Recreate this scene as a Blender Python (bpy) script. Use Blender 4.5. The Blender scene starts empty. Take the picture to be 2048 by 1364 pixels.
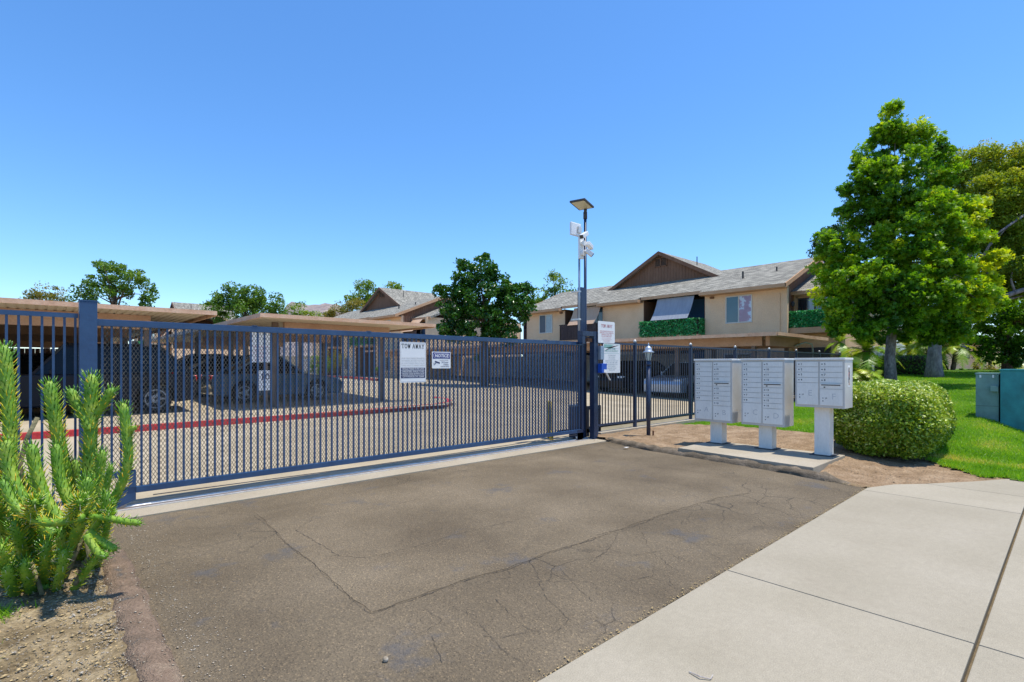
import bpy, bmesh, math, random
import numpy as np
from mathutils import Vector, Matrix
C = bpy.context.scene.collection
R = math.radians

# ---------------------------------------------------------------- camera / light
# site axes: X runs along the gate, Y runs into the complex, camera stands at the origin 1.5 m up
F_, CX_, HY_, H_ = 1031., 1024., 731., 1.5
_n = math.hypot(.675, .7375); S_, C_ = .675/_n, .7375/_n
cam = bpy.data.cameras.new('camera'); co = bpy.data.objects.new('camera', cam); C.objects.link(co)
co.location = (0, 0, H_); co.rotation_euler = (R(90), 0, -math.atan2(S_, C_))
cam.lens = F_/2048*36; cam.sensor_width = 36; cam.shift_y = (HY_-682)/2048
cam.clip_end = 9000; cam.clip_start = .05
bpy.context.scene.camera = co

SUN = Vector((.19, -.165, 1.)).normalized()
world = bpy.data.worlds.new('World'); bpy.context.scene.world = world; world.use_nodes = True
wn = world.node_tree.nodes; wl = world.node_tree.links
sky = wn.new('ShaderNodeTexSky'); sky.sky_type = 'NISHITA'; sky.sun_disc = False
sky.sun_elevation = math.asin(SUN.z); sky.sun_rotation = math.atan2(SUN.x, SUN.y)
sky.altitude = 0; sky.air_density = 1.0; sky.dust_density = .2; sky.ozone_density = 8
hs = wn.new('ShaderNodeHueSaturation'); hs.inputs['Saturation'].default_value = 1.13
wl.new(sky.outputs[0], hs.inputs['Color']); wl.new(hs.outputs[0], wn['Background'].inputs[0]); wn['Background'].inputs[1].default_value = .15
sl = bpy.data.lights.new('sun', 'SUN'); sl.energy = 3.5; sl.angle = R(.53); sl.color = (1, .945, .85)
so = bpy.data.objects.new('sun', sl); C.objects.link(so); so.rotation_euler = SUN.to_track_quat('Z', 'Y').to_euler()
vs = bpy.context.scene.view_settings
vs.view_transform = 'Standard'; vs.look = 'None'; vs.exposure = .66; vs.gamma = 1; vs.use_curve_mapping = False

def ray(px, py):
    x = (px-CX_)/F_; z = (HY_-py)/F_
    return (C_*x+S_, -S_*x+C_, z)
def at(px, py, z=None, u=None, v=None, d=None):
    r = ray(px, py)
    t = (z-H_)/r[2] if z is not None else u/r[0] if u is not None else v/r[1] if v is not None else d
    return Vector((r[0]*t, r[1]*t, H_+r[2]*t))
def sm(a, b, x):
    t = max(0., min(1., (x-a)/(b-a))); return t*t*(3-2*t)
def gz(u, v):
    if v > 6.75:
        zi = .03*max(0, min(v, 26)-9)+.004*max(u, 0)*sm(7, 9, v) if u < 60 else .5
        return min(zi, .62)
    z = .065*max(0, min(u, 30)-10.5)
    f = sm(.35, 1.5, v)*(1-sm(5.2, 6.7, v)*(1-.35*sm(12, 20, u)))
    return z*f
def atg(px, py):
    r = ray(px, py); d = 2.
    while d < 300:
        if H_+r[2]*d <= gz(r[0]*d, r[1]*d): break
        d += .02
    return Vector((r[0]*d, r[1]*d, gz(r[0]*d, r[1]*d)))

# ---------------------------------------------------------------- materials
MATS = {}
def nt(name):
    m = bpy.data.materials.new(name); m.use_nodes = True; MATS[name] = m
    t = m.node_tree; return m, t.nodes, t.links, t.nodes['Principled BSDF']
def ramp(n, cols, pos=None):
    r = n.new('ShaderNodeValToRGB'); e = r.color_ramp.elements
    pos = pos or [.3+.4*i/(len(cols)-1) for i in range(len(cols))]
    while len(e) < len(cols): e.new(.5)
    for i, c in enumerate(cols): e[i].position = pos[i]; e[i].color = (*c, 1)
    return r
def mat(name, cols, scale=4, rough=.7, bump=0, bscale=60, metal=0, rnd=0, stretch=None, fine=.12, spec=.5, pos=None, coat=0):
    m, n, l, b = nt(name)
    tc = n.new('ShaderNodeTexCoord'); src = tc.outputs['Object']
    if stretch:
        mp = n.new('ShaderNodeMapping'); mp.inputs['Scale'].default_value = stretch; l.new(src, mp.inputs[0]); src = mp.outputs[0]
    nz = n.new('ShaderNodeTexNoise'); nz.inputs['Scale'].default_value = scale; nz.inputs['Detail'].default_value = 8; nz.inputs['Roughness'].default_value = .6
    l.new(src, nz.inputs[0])
    r = ramp(n, cols, pos); l.new(nz.outputs[0], r.inputs[0]); col = r.outputs[0]
    n2 = n.new('ShaderNodeTexNoise'); n2.inputs['Scale'].default_value = bscale; n2.inputs['Detail'].default_value = 4; l.new(src, n2.inputs[0])
    if fine:
        mr = n.new('ShaderNodeMapRange'); mr.inputs[1].default_value = .25; mr.inputs[2].default_value = .75
        mr.inputs[3].default_value = 1-fine; mr.inputs[4].default_value = 1+fine; l.new(n2.outputs[0], mr.inputs[0])
        mx = n.new('ShaderNodeVectorMath'); mx.operation = 'SCALE'; l.new(col, mx.inputs[0]); l.new(mr.outputs[0], mx.inputs['Scale']); col = mx.outputs[0]
    if rnd:
        oi = n.new('ShaderNodeObjectInfo'); mr = n.new('ShaderNodeMapRange'); mr.inputs[3].default_value = 1-rnd; mr.inputs[4].default_value = 1+rnd
        l.new(oi.outputs['Random'], mr.inputs[0]); mx = n.new('ShaderNodeVectorMath'); mx.operation = 'SCALE'
        l.new(col, mx.inputs[0]); l.new(mr.outputs[0], mx.inputs['Scale']); col = mx.outputs[0]
    l.new(col, b.inputs['Base Color'])
    b.inputs['Roughness'].default_value = rough; b.inputs['Metallic'].default_value = metal
    b.inputs['Specular IOR Level'].default_value = spec; b.inputs['Coat Weight'].default_value = coat; b.inputs['Coat Roughness'].default_value = .05
    if bump:
        bp = n.new('ShaderNodeBump'); bp.inputs['Strength'].default_value = bump; bp.inputs['Distance'].default_value = .02
        l.new(n2.outputs[0], bp.inputs['Height']); l.new(bp.outputs[0], b.inputs['Normal'])
    return m
def leafmat(name, cols, trans=.35, rough=.45, pos=None, spec=.4):
    m, n, l, b = nt(name)
    a = n.new('ShaderNodeAttribute'); a.attribute_name = 'tone'
    r = ramp(n, cols, pos or [i/(len(cols)-1) for i in range(len(cols))]); l.new(a.outputs['Fac'], r.inputs[0])
    l.new(r.outputs[0], b.inputs['Base Color']); b.inputs['Roughness'].default_value = rough; b.inputs['Specular IOR Level'].default_value = spec
    t = n.new('ShaderNodeBsdfTranslucent')
    g = n.new('ShaderNodeVectorMath'); g.operation = 'MULTIPLY'; g.inputs[1].default_value = (1.35, 1.25, .5); l.new(r.outputs[0], g.inputs[0]); l.new(g.outputs[0], t.inputs[0])
    mx = n.new('ShaderNodeMixShader'); mx.inputs[0].default_value = trans
    l.new(b.outputs[0], mx.inputs[1]); l.new(t.outputs[0], mx.inputs[2]); l.new(mx.outputs[0], n['Material Output'].inputs[0])
    return m
def voro(n, l, src, scale, feature='F1', rnd=1):
    v = n.new('ShaderNodeTexVoronoi'); v.inputs['Scale'].default_value = scale; v.feature = feature; v.inputs['Randomness'].default_value = rnd
    l.new(src, v.inputs['Vector']); return v
def math_(n, l, op, a, b=None, clamp=False):
    m = n.new('ShaderNodeMath'); m.operation = op; m.use_clamp = clamp
    for i, x in enumerate((a, b)):
        if x is None: continue
        if isinstance(x, (int, float)): m.inputs[i].default_value = x
        else: l.new(x, m.inputs[i])
    return m.outputs[0]
def mixc(n, l, f, a, b):
    m = n.new('ShaderNodeMix'); m.data_type = 'RGBA'
    if isinstance(f, (int, float)): m.inputs[0].default_value = f
    else: l.new(f, m.inputs[0])
    for i, x in ((6, a), (7, b)):
        if isinstance(x, tuple): m.inputs[i].default_value = (*x, 1)
        else: l.new(x, m.inputs[i])
    return m.outputs[2]

def asphalt_mat(name='asphalt', k0=1., crk=.65):
    m, n, l, b = nt(name)
    tc = n.new('ShaderNodeTexCoord'); P = tc.outputs['Object']
    big = n.new('ShaderNodeTexNoise'); big.inputs['Scale'].default_value = .9; big.inputs['Detail'].default_value = 7; l.new(P, big.inputs[0])
    r = ramp(n, [(.104, .079, .049), (.142, .110, .070), (.182, .143, .094)], [.3, .5, .72]); l.new(big.outputs[0], r.inputs[0])
    sc_ = n.new('ShaderNodeVectorMath'); sc_.operation = 'SCALE'; sc_.inputs['Scale'].default_value = k0; l.new(r.outputs[0], sc_.inputs[0])
    # aggregate stones
    v1 = voro(n, l, P, 125); v2 = voro(n, l, P, 62)
    sp = ramp(n, [(.35, .35, .35), (.9, .9, .9), (1.2, 1.18, 1.12), (2.4, 2.25, 2.0)], [.0, .3, .75, 1.]); l.new(v1.outputs['Color'], sp.inputs[0])
    mul = n.new('ShaderNodeMix'); mul.data_type = 'RGBA'; mul.blend_type = 'MULTIPLY'; mul.inputs[0].default_value = .72
    l.new(sc_.outputs[0], mul.inputs[6]); l.new(sp.outputs[0], mul.inputs[7]); col = mul.outputs[2]
    # bluish old tar patches
    n3 = n.new('ShaderNodeTexNoise'); n3.inputs['Scale'].default_value = 1.6; n3.inputs['Detail'].default_value = 8; n3.inputs['Roughness'].default_value = .7
    mp = n.new('ShaderNodeMapping'); mp.inputs['Location'].default_value = (3.1, 1.7, 0); l.new(P, mp.inputs[0]); l.new(mp.outputs[0], n3.inputs[0])
    k = n.new('ShaderNodeMapRange'); k.inputs[1].default_value = .58; k.inputs[2].default_value = .68; l.new(n3.outputs[0], k.inputs[0])
    col = mixc(n, l, math_(n, l, 'MULTIPLY', k.outputs[0], .55), col, (.085, .088, .095))
    # sandy wear
    k2 = n.new('ShaderNodeMapRange'); k2.inputs[1].default_value = .40; k2.inputs[2].default_value = .25; l.new(n3.outputs[0], k2.inputs[0])
    col = mixc(n, l, math_(n, l, 'MULTIPLY', k2.outputs[0], .35), col, (.19, .145, .095))
    # fine crack web where the surface is tired
    ds = n.new('ShaderNodeTexNoise'); ds.inputs['Scale'].default_value = 2.5; ds.inputs['Detail'].default_value = 6; l.new(P, ds.inputs[0])
    ad = n.new('ShaderNodeVectorMath'); ad.operation = 'MULTIPLY_ADD'; ad.inputs[1].default_value = (.5, .5, 0)
    l.new(ds.outputs['Color'], ad.inputs[0]); l.new(P, ad.inputs[2])
    e = voro(n, l, ad.outputs[0], 2.1, 'DISTANCE_TO_EDGE')
    cr = n.new('ShaderNodeMapRange'); cr.inputs[1].default_value = .002; cr.inputs[2].default_value = .016; cr.inputs[3].default_value = 1; cr.inputs[4].default_value = 0; l.new(e.outputs['Distance'], cr.inputs[0])
    mk = n.new('ShaderNodeTexNoise'); mk.inputs['Scale'].default_value = .55; mk.inputs['Detail'].default_value = 3
    mp2 = n.new('ShaderNodeMapping'); mp2.inputs['Location'].default_value = (7.3, 9.1, 0); l.new(P, mp2.inputs[0]); l.new(mp2.outputs[0], mk.inputs[0])
    mm = n.new('ShaderNodeMapRange'); mm.inputs[1].default_value = .46; mm.inputs[2].default_value = .62; l.new(mk.outputs[0], mm.inputs[0])
    cf = math_(n, l, 'MULTIPLY', cr.outputs[0], math_(n, l, 'MULTIPLY', mm.outputs[0], crk))
    col = mixc(n, l, cf, col, (.03, .027, .023))
    l.new(col, b.inputs['Base Color']); b.inputs['Roughness'].default_value = .88; b.inputs['Specular IOR Level'].default_value = .3
    h = math_(n, l, 'ADD', math_(n, l, 'MULTIPLY', v1.outputs['Distance'], 1.0), math_(n, l, 'MULTIPLY', v2.outputs['Distance'], 1.2))
    h = math_(n, l, 'SUBTRACT', h, math_(n, l, 'MULTIPLY', cf, 1.5))
    bp = n.new('ShaderNodeBump'); bp.inputs['Strength'].default_value = .7; bp.inputs['Distance'].default_value = .008; bp.invert = False
    l.new(h, bp.inputs['Height']); l.new(bp.outputs[0], b.inputs['Normal'])
    return m
def concrete_mat(name, cols, stain=(.30, .25, .18), amt=.35):
    m, n, l, b = nt(name)
    tc = n.new('ShaderNodeTexCoord'); P = tc.outputs['Object']
    big = n.new('ShaderNodeTexNoise'); big.inputs['Scale'].default_value = 1.1; big.inputs['Detail'].default_value = 8; l.new(P, big.inputs[0])
    r = ramp(n, cols, [.3, .5, .72][:len(cols)]); l.new(big.outputs[0], r.inputs[0]); col = r.outputs[0]
    f = n.new('ShaderNodeTexNoise'); f.inputs['Scale'].default_value = 160; f.inputs['Detail'].default_value = 3; l.new(P, f.inputs[0])
    fr = n.new('ShaderNodeMapRange'); fr.inputs[1].default_value = .3; fr.inputs[2].default_value = .7; fr.inputs[3].default_value = .82; fr.inputs[4].default_value = 1.15; l.new(f.outputs[0], fr.inputs[0])
    s = n.new('ShaderNodeVectorMath'); s.operation = 'SCALE'; l.new(col, s.inputs[0]); l.new(fr.outputs[0], s.inputs['Scale']); col = s.outputs[0]
    md = n.new('ShaderNodeTexNoise'); md.inputs['Scale'].default_value = 22; md.inputs['Detail'].default_value = 8; md.inputs['Roughness'].default_value = .8; l.new(P, md.inputs[0])
    mdr = n.new('ShaderNodeMapRange'); mdr.inputs[1].default_value = .32; mdr.inputs[2].default_value = .68; mdr.inputs[3].default_value = .90; mdr.inputs[4].default_value = 1.09; l.new(md.outputs[0], mdr.inputs[0])
    s2 = n.new('ShaderNodeVectorMath'); s2.operation = 'SCALE'; l.new(col, s2.inputs[0]); l.new(mdr.outputs[0], s2.inputs['Scale']); col = s2.outputs[0]
    oi = n.new('ShaderNodeObjectInfo'); orr = n.new('ShaderNodeMapRange'); orr.inputs[3].default_value = .96; orr.inputs[4].default_value = 1.04; l.new(oi.outputs['Random'], orr.inputs[0])
    s3 = n.new('ShaderNodeVectorMath'); s3.operation = 'SCALE'; l.new(col, s3.inputs[0]); l.new(orr.outputs[0], s3.inputs['Scale']); col = s3.outputs[0]
    st = n.new('ShaderNodeTexNoise'); st.inputs['Scale'].default_value = 3; st.inputs['Detail'].default_value = 9; st.inputs['Roughness'].default_value = .75
    mp = n.new('ShaderNodeMapping'); mp.inputs['Location'].default_value = (11, 4, 2); mp.inputs['Scale'].default_value = (1, .45, 1); l.new(P, mp.inputs[0]); l.new(mp.outputs[0], st.inputs[0])
    k = n.new('ShaderNodeMapRange'); k.inputs[1].default_value = .54; k.inputs[2].default_value = .74; l.new(st.outputs[0], k.inputs[0])
    col = mixc(n, l, math_(n, l, 'MULTIPLY', k.outputs[0], amt), col, stain)
    # dark pits
    v = voro(n, l, P, 16); pk = n.new('ShaderNodeMapRange'); pk.inputs[1].default_value = .03; pk.inputs[2].default_value = .06; pk.inputs[3].default_value = 1; pk.inputs[4].default_value = 0
    l.new(v.outputs['Distance'], pk.inputs[0])
    sel = math_(n, l, 'GREATER_THAN', v.outputs['Color'], .72)
    col = mixc(n, l, math_(n, l, 'MULTIPLY', math_(n, l, 'MULTIPLY', pk.outputs[0], sel), .55), col, (.10, .085, .07))
    l.new(col, b.inputs['Base Color']); b.inputs['Roughness'].default_value = .85; b.inputs['Specular IOR Level'].default_value = .3
    bp = n.new('ShaderNodeBump'); bp.inputs['Strength'].default_value = .25; bp.inputs['Distance'].default_value = .006
    l.new(f.outputs[0], bp.inputs['Height']); l.new(bp.outputs[0], b.inputs['Normal'])
    return m
def shingle_mat():
    m, n, l, b = nt('shingle')
    tc = n.new('ShaderNodeTexCoord')
    sx = n.new('ShaderNodeSeparateXYZ'); l.new(tc.outputs['Object'], sx.inputs[0])
    cb = n.new('ShaderNodeCombineXYZ'); l.new(sx.outputs['Y'], cb.inputs[0]); l.new(sx.outputs['X'], cb.inputs[1])
    br = n.new('ShaderNodeTexBrick'); br.inputs['Scale'].default_value = 1; br.inputs['Brick Width'].default_value = .3; br.inputs['Row Height'].default_value = .13
    br.inputs['Mortar Size'].default_value = .012; br.inputs['Color1'].default_value = (.19, .18, .15, 1); br.inputs['Color2'].default_value = (.38, .36, .30, 1); br.inputs['Mortar'].default_value = (.05, .05, .045, 1)
    l.new(cb.outputs[0], br.inputs[0])
    nz = n.new('ShaderNodeTexNoise'); nz.inputs['Scale'].default_value = 2.5; nz.inputs['Detail'].default_value = 8; l.new(tc.outputs['Object'], nz.inputs[0])
    mr = n.new('ShaderNodeMapRange'); mr.inputs[1].default_value = .25; mr.inputs[2].default_value = .75; mr.inputs[3].default_value = .8; mr.inputs[4].default_value = 1.2; l.new(nz.outputs[0], mr.inputs[0])
    s = n.new('ShaderNodeVectorMath'); s.operation = 'SCALE'; l.new(br.outputs[0], s.inputs[0]); l.new(mr.outputs[0], s.inputs['Scale'])
    l.new(s.outputs[0], b.inputs['Base Color']); b.inputs['Roughness'].default_value = .95; b.inputs['Specular IOR Level'].default_value = .2
    bp = n.new('ShaderNodeBump'); bp.inputs['Strength'].default_value = .6; bp.inputs['Distance'].default_value = .02
    l.new(br.outputs[0], bp.inputs['Height']); l.new(bp.outputs[0], b.inputs['Normal']); return m

asphalt_mat(); asphalt_mat('asphalt_patch', 1.10, .15)
concrete_mat('sidewalk', [(.30, .26, .187), (.33, .287, .21), (.36, .314, .235)], stain=(.24, .20, .14))
concrete_mat('inner_pave', [(.33, .27, .18), (.39, .325, .22), (.46, .385, .27)], amt=.2)
concrete_mat('pad', [(.32, .27, .195), (.36, .31, .23), (.40, .35, .27)], amt=.3)
shingle_mat()
mat('dirt', [(.19, .125, .07), (.27, .185, .11), (.36, .26, .165)], scale=3.5, rough=.95, bump=1, bscale=45, fine=.35, spec=.1)
mat('soil_left', [(.13, .095, .05), (.24, .18, .10), (.38, .30, .18)], scale=5, rough=.95, bump=1, bscale=50, fine=.4, spec=.1)
mat('base_ground', [(.20, .17, .11), (.28, .24, .16)], scale=.5, rough=.95, bump=.4, bscale=8, spec=.1)
mat('turf', [(.05, .12, .012), (.09, .18, .018), (.20, .20, .045)], scale=1.6, rough=.95, bump=1, bscale=120, fine=.4, spec=.1, pos=[.3, .52, .8])
mat('brick_kerb', [(.12, .11, .10), (.18, .13, .09), (.235, .165, .115), (.30, .225, .155)], scale=5, rough=.95, bump=1, bscale=90, fine=.35, spec=.15, pos=[.33, .40, .55, .7])
mat('kerb_grey', [(.10, .08, .055), (.17, .135, .095), (.25, .20, .145)], scale=6, rough=.95, bump=.9, bscale=70, fine=.3, spec=.15)
mat('red_paint', [(.42, .02, .025), (.56, .035, .04), (.50, .08, .07)], scale=9, rough=.6, bump=.2, bscale=50)
mat('navy_metal', [(.012, .042, .105), (.018, .060, .145), (.028, .078, .172)], scale=2.5, rough=.38, bump=.08, bscale=30, fine=.08, spec=.6)
mat('navy_dark', [(.012, .024, .06), (.020, .040, .09)], scale=2.5, rough=.42, bump=.06, bscale=40, spec=.55)
mat('mesh_metal', [(.07, .06, .05), (.20, .165, .12)], scale=8, rough=.45, metal=.3)
mat('fence_black', [(.010, .016, .035), (.018, .028, .055)], scale=2.5, rough=.45, spec=.55)
mat('galv', [(.52, .50, .46), (.72, .70, .66)], scale=9, rough=.42, metal=.35)
mat('conduit', [(.30, .36, .43), (.42, .48, .55)], scale=3, rough=.45, metal=.4)
mat('white_sign', [(.82, .80, .76), (.88, .86, .82)], scale=3, rough=.5, fine=.03)
mat('white_plastic', [(.72, .72, .72), (.82, .82, .80)], scale=3, rough=.4, fine=.03)
mat('black_ink', [(.012, .012, .015), (.02, .02, .022)], rough=.6)
mat('navy_ink', [(.012, .022, .085), (.018, .03, .11)], rough=.6)
mat('blue_ink', [(.012, .016, .17), (.02, .026, .22)], rough=.5)
mat('red_ink', [(.50, .09, .10), (.60, .16, .17)], rough=.6)
mat('pink_ink', [(.66, .40, .43), (.72, .48, .50)], rough=.6)
mat('grey_ink', [(.28, .34, .36), (.40, .46, .48)], rough=.6)
mat('green_ink', [(.22, .42, .36), (.30, .50, .43)], rough=.6)
mat('pencil', [(.50, .49, .47), (.58, .57, .55)], rough=.6)
mat('mailbox', [(.60, .54, .45), (.80, .76, .68), (.86, .82, .74)], scale=5, rough=.5, fine=.05, spec=.4, pos=[.27, .38, .6], stretch=(1, 1, .35))
mat('mailbox_frame', [(.52, .49, .45), (.62, .59, .54)], scale=3, rough=.5, fine=.04)
mat('gap_black', [(.05, .05, .055), (.07, .07, .075)], rough=.8)
mat('blue_plastic', [(.01, .07, .42), (.015, .10, .5)], rough=.35)
mat('green_box', [(.13, .21, .185), (.17, .28, .25), (.21, .33, .29)], scale=3.5, rough=.5, fine=.05)
mat('teal_box', [(.012, .15, .16), (.015, .21, .22), (.025, .27, .27)], scale=3.5, rough=.45, fine=.05)
mat('stucco', [(.78, .53, .325), (.84, .58, .36), (.87, .62, .40)], scale=1.2, rough=.95, bump=.8, bscale=25, fine=.12, spec=.1)
mat('brown_wood', [(.19, .095, .055), (.26, .14, .085)], scale=2, rough=.8, bump=.3, bscale=30, stretch=(1, 1, .2), fine=.15, spec=.2)
mat('trim_tan', [(.54, .31, .165), (.62, .38, .22)], scale=2, rough=.8, bump=.15, bscale=30, spec=.2)
mat('port_fascia', [(.58, .34, .21), (.68, .43, .28), (.72, .50, .35)], scale=2.5, rough=.8, bump=.2, bscale=25, spec=.2)
mat('port_beam', [(.46, .29, .20), (.56, .38, .28)], scale=1.5, rough=.85, bump=.2, bscale=25, spec=.15)
mat('port_deck', [(.66, .58, .44), (.74, .66, .52)], scale=1.5, rough=.75, spec=.25)
mat('port_post', [(.15, .11, .09), (.22, .165, .14)], scale=4, rough=.8)
mat('frame_white', [(.62, .58, .50), (.70, .66, .58)], rough=.5)
mat('frame_dark', [(.03, .025, .022), (.05, .045, .04)], rough=.5)
mat('curtain', [(.60, .64, .66), (.75, .78, .80)], scale=6, rough=.9, stretch=(6, 6, .3))
mat('curtain_teal', [(.25, .42, .45), (.55, .65, .66)], scale=6, rough=.9, stretch=(6, 6, .3))
mat('interior', [(.02, .02, .022), (.05, .045, .04)], scale=1.5, rough=.9)
mat('railing_brown', [(.055, .035, .035), (.085, .055, .05)], scale=3, rough=.8)
mat('awning_tan', [(.52, .34, .22), (.60, .41, .28)], scale=3, rough=.9, bump=.1, bscale=60, stretch=(1, 4, .4))
mat('awning_grey', [(.27, .29, .33), (.36, .38, .42)], scale=3, rough=.9, bump=.1, bscale=60, stretch=(1, 4, .4))
mat('patio_board', [(.46, .46, .47), (.58, .58, .58)], scale=2, rough=.85, stretch=(1, 1, .15), rnd=.10)
mat('patio_white', [(.66, .68, .72), (.76, .78, .80)], scale=2, rough=.85, stretch=(1, 1, .15), rnd=.08)
mat('bark_grey', [(.10, .09, .085), (.21, .19, .175), (.33, .30, .28)], scale=9, rough=.95, bump=1, bscale=28, stretch=(1, 1, .45), fine=.35, spec=.1)
mat('bark_brown', [(.085, .055, .038), (.17, .12, .085)], scale=8, rough=.95, bump=1, bscale=25, stretch=(1, 1, .4), fine=.3, spec=.1)
mat('bark_purple', [(.13, .115, .12), (.22, .20, .20), (.30, .28, .275)], scale=5, rough=.95, bump=1, bscale=18, stretch=(1, 1, .5), fine=.3, spec=.1)
mat('tyre', [(.012, .012, .013), (.02, .02, .02)], rough=.85)
mat('rim', [(.25, .26, .28), (.40, .41, .43)], rough=.35, metal=.8)
mat('car_dark', [(.004, .005, .010), (.006, .007, .014)], rough=.5, coat=.15, spec=.3, fine=0)
mat('car_black', [(.005, .005, .006), (.008, .008, .009)], rough=.5, coat=.15, spec=.3, fine=0)
mat('car_blue', [(.025, .07, .12), (.035, .09, .15)], rough=.35, metal=.3, coat=1, fine=0)
mat('car_silver', [(.42, .50, .60), (.48, .56, .66)], rough=.35, metal=.3, coat=1, fine=0)
mat('car_white', [(.62, .63, .64), (.68, .69, .70)], rough=.35, coat=1, fine=0)
mat('car_glass', [(.004, .005, .006), (.008, .010, .012)], rough=.12, fine=0, spec=.25)
mat('tail_red', [(.45, .01, .015), (.6, .02, .02)], rough=.2)
mat('head_clear', [(.55, .58, .6), (.7, .72, .74)], rough=.12)
mat('hill', [(.17, .15, .16), (.25, .21, .20), (.36, .30, .24)], scale=.02, rough=1, bump=.5, bscale=.05, fine=.3, spec=0)
mat('yellow_paint', [(.45, .33, .03), (.60, .45, .06)], scale=8, rough=.6)
mat('lens', [(.02, .02, .022), (.03, .03, .035)], rough=.1)
mat('led_panel', [(.48, .45, .33), (.56, .53, .40)], scale=30, rough=.4)
mat('lamp_glass', [(.50, .56, .50), (.60, .66, .60)], scale=8, rough=.15)
mat('brown_bed', [(.10, .075, .06), (.20, .15, .12)], scale=20, rough=.95)
mat('rust', [(.12, .05, .025), (.22, .10, .05)], scale=10, rough=.95)
mat('stone', [(.20, .15, .09), (.38, .31, .22), (.66, .58, .46)], scale=14, rough=.9, rnd=.3, pos=[.3, .5, .65])
mat('woodchip', [(.30, .21, .13), (.45, .34, .22)], scale=14, rough=.95)
mat('dry_needle', [(.42, .29, .12), (.55, .40, .20)], scale=14, rough=.95)
mat('crack', [(.034, .028, .022), (.055, .046, .036)], scale=10, rough=.95)
mat('sand_joint', [(.10, .075, .04), (.20, .15, .085)], scale=20, rough=.95, bump=.6, bscale=120)
mat('twig_wood', [(.30, .24, .20), (.50, .45, .40)], scale=20, rough=.8)
mat('dark_core', [(.035, .03, .018), (.06, .05, .03)], scale=5, rough=1, bump=1, bscale=20)  # near-black filler; in hedges it stands for the shade inside
mat('cactus_stem', [(.06, .19, .012), (.17, .32, .02), (.36, .44, .05)], scale=9, rough=.6, bump=.3, bscale=35)
mat('cactus_old', [(.14, .12, .06), (.24, .21, .11)], scale=14, rough=.9, bump=.6, bscale=40)
leafmat('leaf_cactus', [(.03, .15, .006), (.18, .42, .010), (.62, .70, .04), (.95, .62, .03)], trans=.3, rough=.25, spec=.8)
leafmat('leaf_spine', [(.65, .58, .42), (.8, .75, .6)], trans=.1)
leafmat('leaf_sweetgum', [(.028, .10, .008), (.080, .225, .010), (.23, .42, .012), (.55, .62, .02)], trans=.5)
leafmat('leaf_elm', [(.09, .17, .010), (.19, .29, .015), (.29, .38, .02), (.42, .42, .03)], trans=.45)
leafmat('leaf_dark', [(.012, .040, .010), (.025, .075, .012), (.055, .12, .016), (.10, .15, .02)], trans=.25)
leafmat('leaf_magnolia', [(.016, .06, .010), (.04, .14, .012), (.09, .22, .02), (.30, .10, .03)], trans=.2, rough=.3, pos=[0, .45, .86, 1])
leafmat('leaf_mid', [(.04, .11, .010), (.085, .19, .016), (.17, .29, .02), (.30, .36, .04)], trans=.4)
leafmat('leaf_yellow', [(.06, .09, .015), (.14, .16, .02), (.28, .24, .035), (.42, .33, .06)], trans=.35)
leafmat('leaf_hedge', [(.04, .11, .010), (.13, .26, .015), (.40, .52, .04), (.72, .76, .34)], trans=.25, rough=.35, pos=[0, .35, .7, 1])
leafmat('leaf_box', [(.035, .13, .010), (.08, .22, .015), (.17, .34, .03)], trans=.25)
leafmat('leaf_screen', [(.015, .19, .05), (.035, .33, .09), (.08, .46, .14), (.45, .65, .32)], trans=.1, pos=[0, .4, .8, 1])
leafmat('leaf_palm', [(.06, .17, .015), (.15, .33, .02), (.36, .48, .04), (.6, .6, .06)], trans=.3, rough=.35)
leafmat('leaf_grass', [(.09, .24, .006), (.19, .42, .010), (.30, .50, .018), (.62, .52, .14)], trans=.45)

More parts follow.
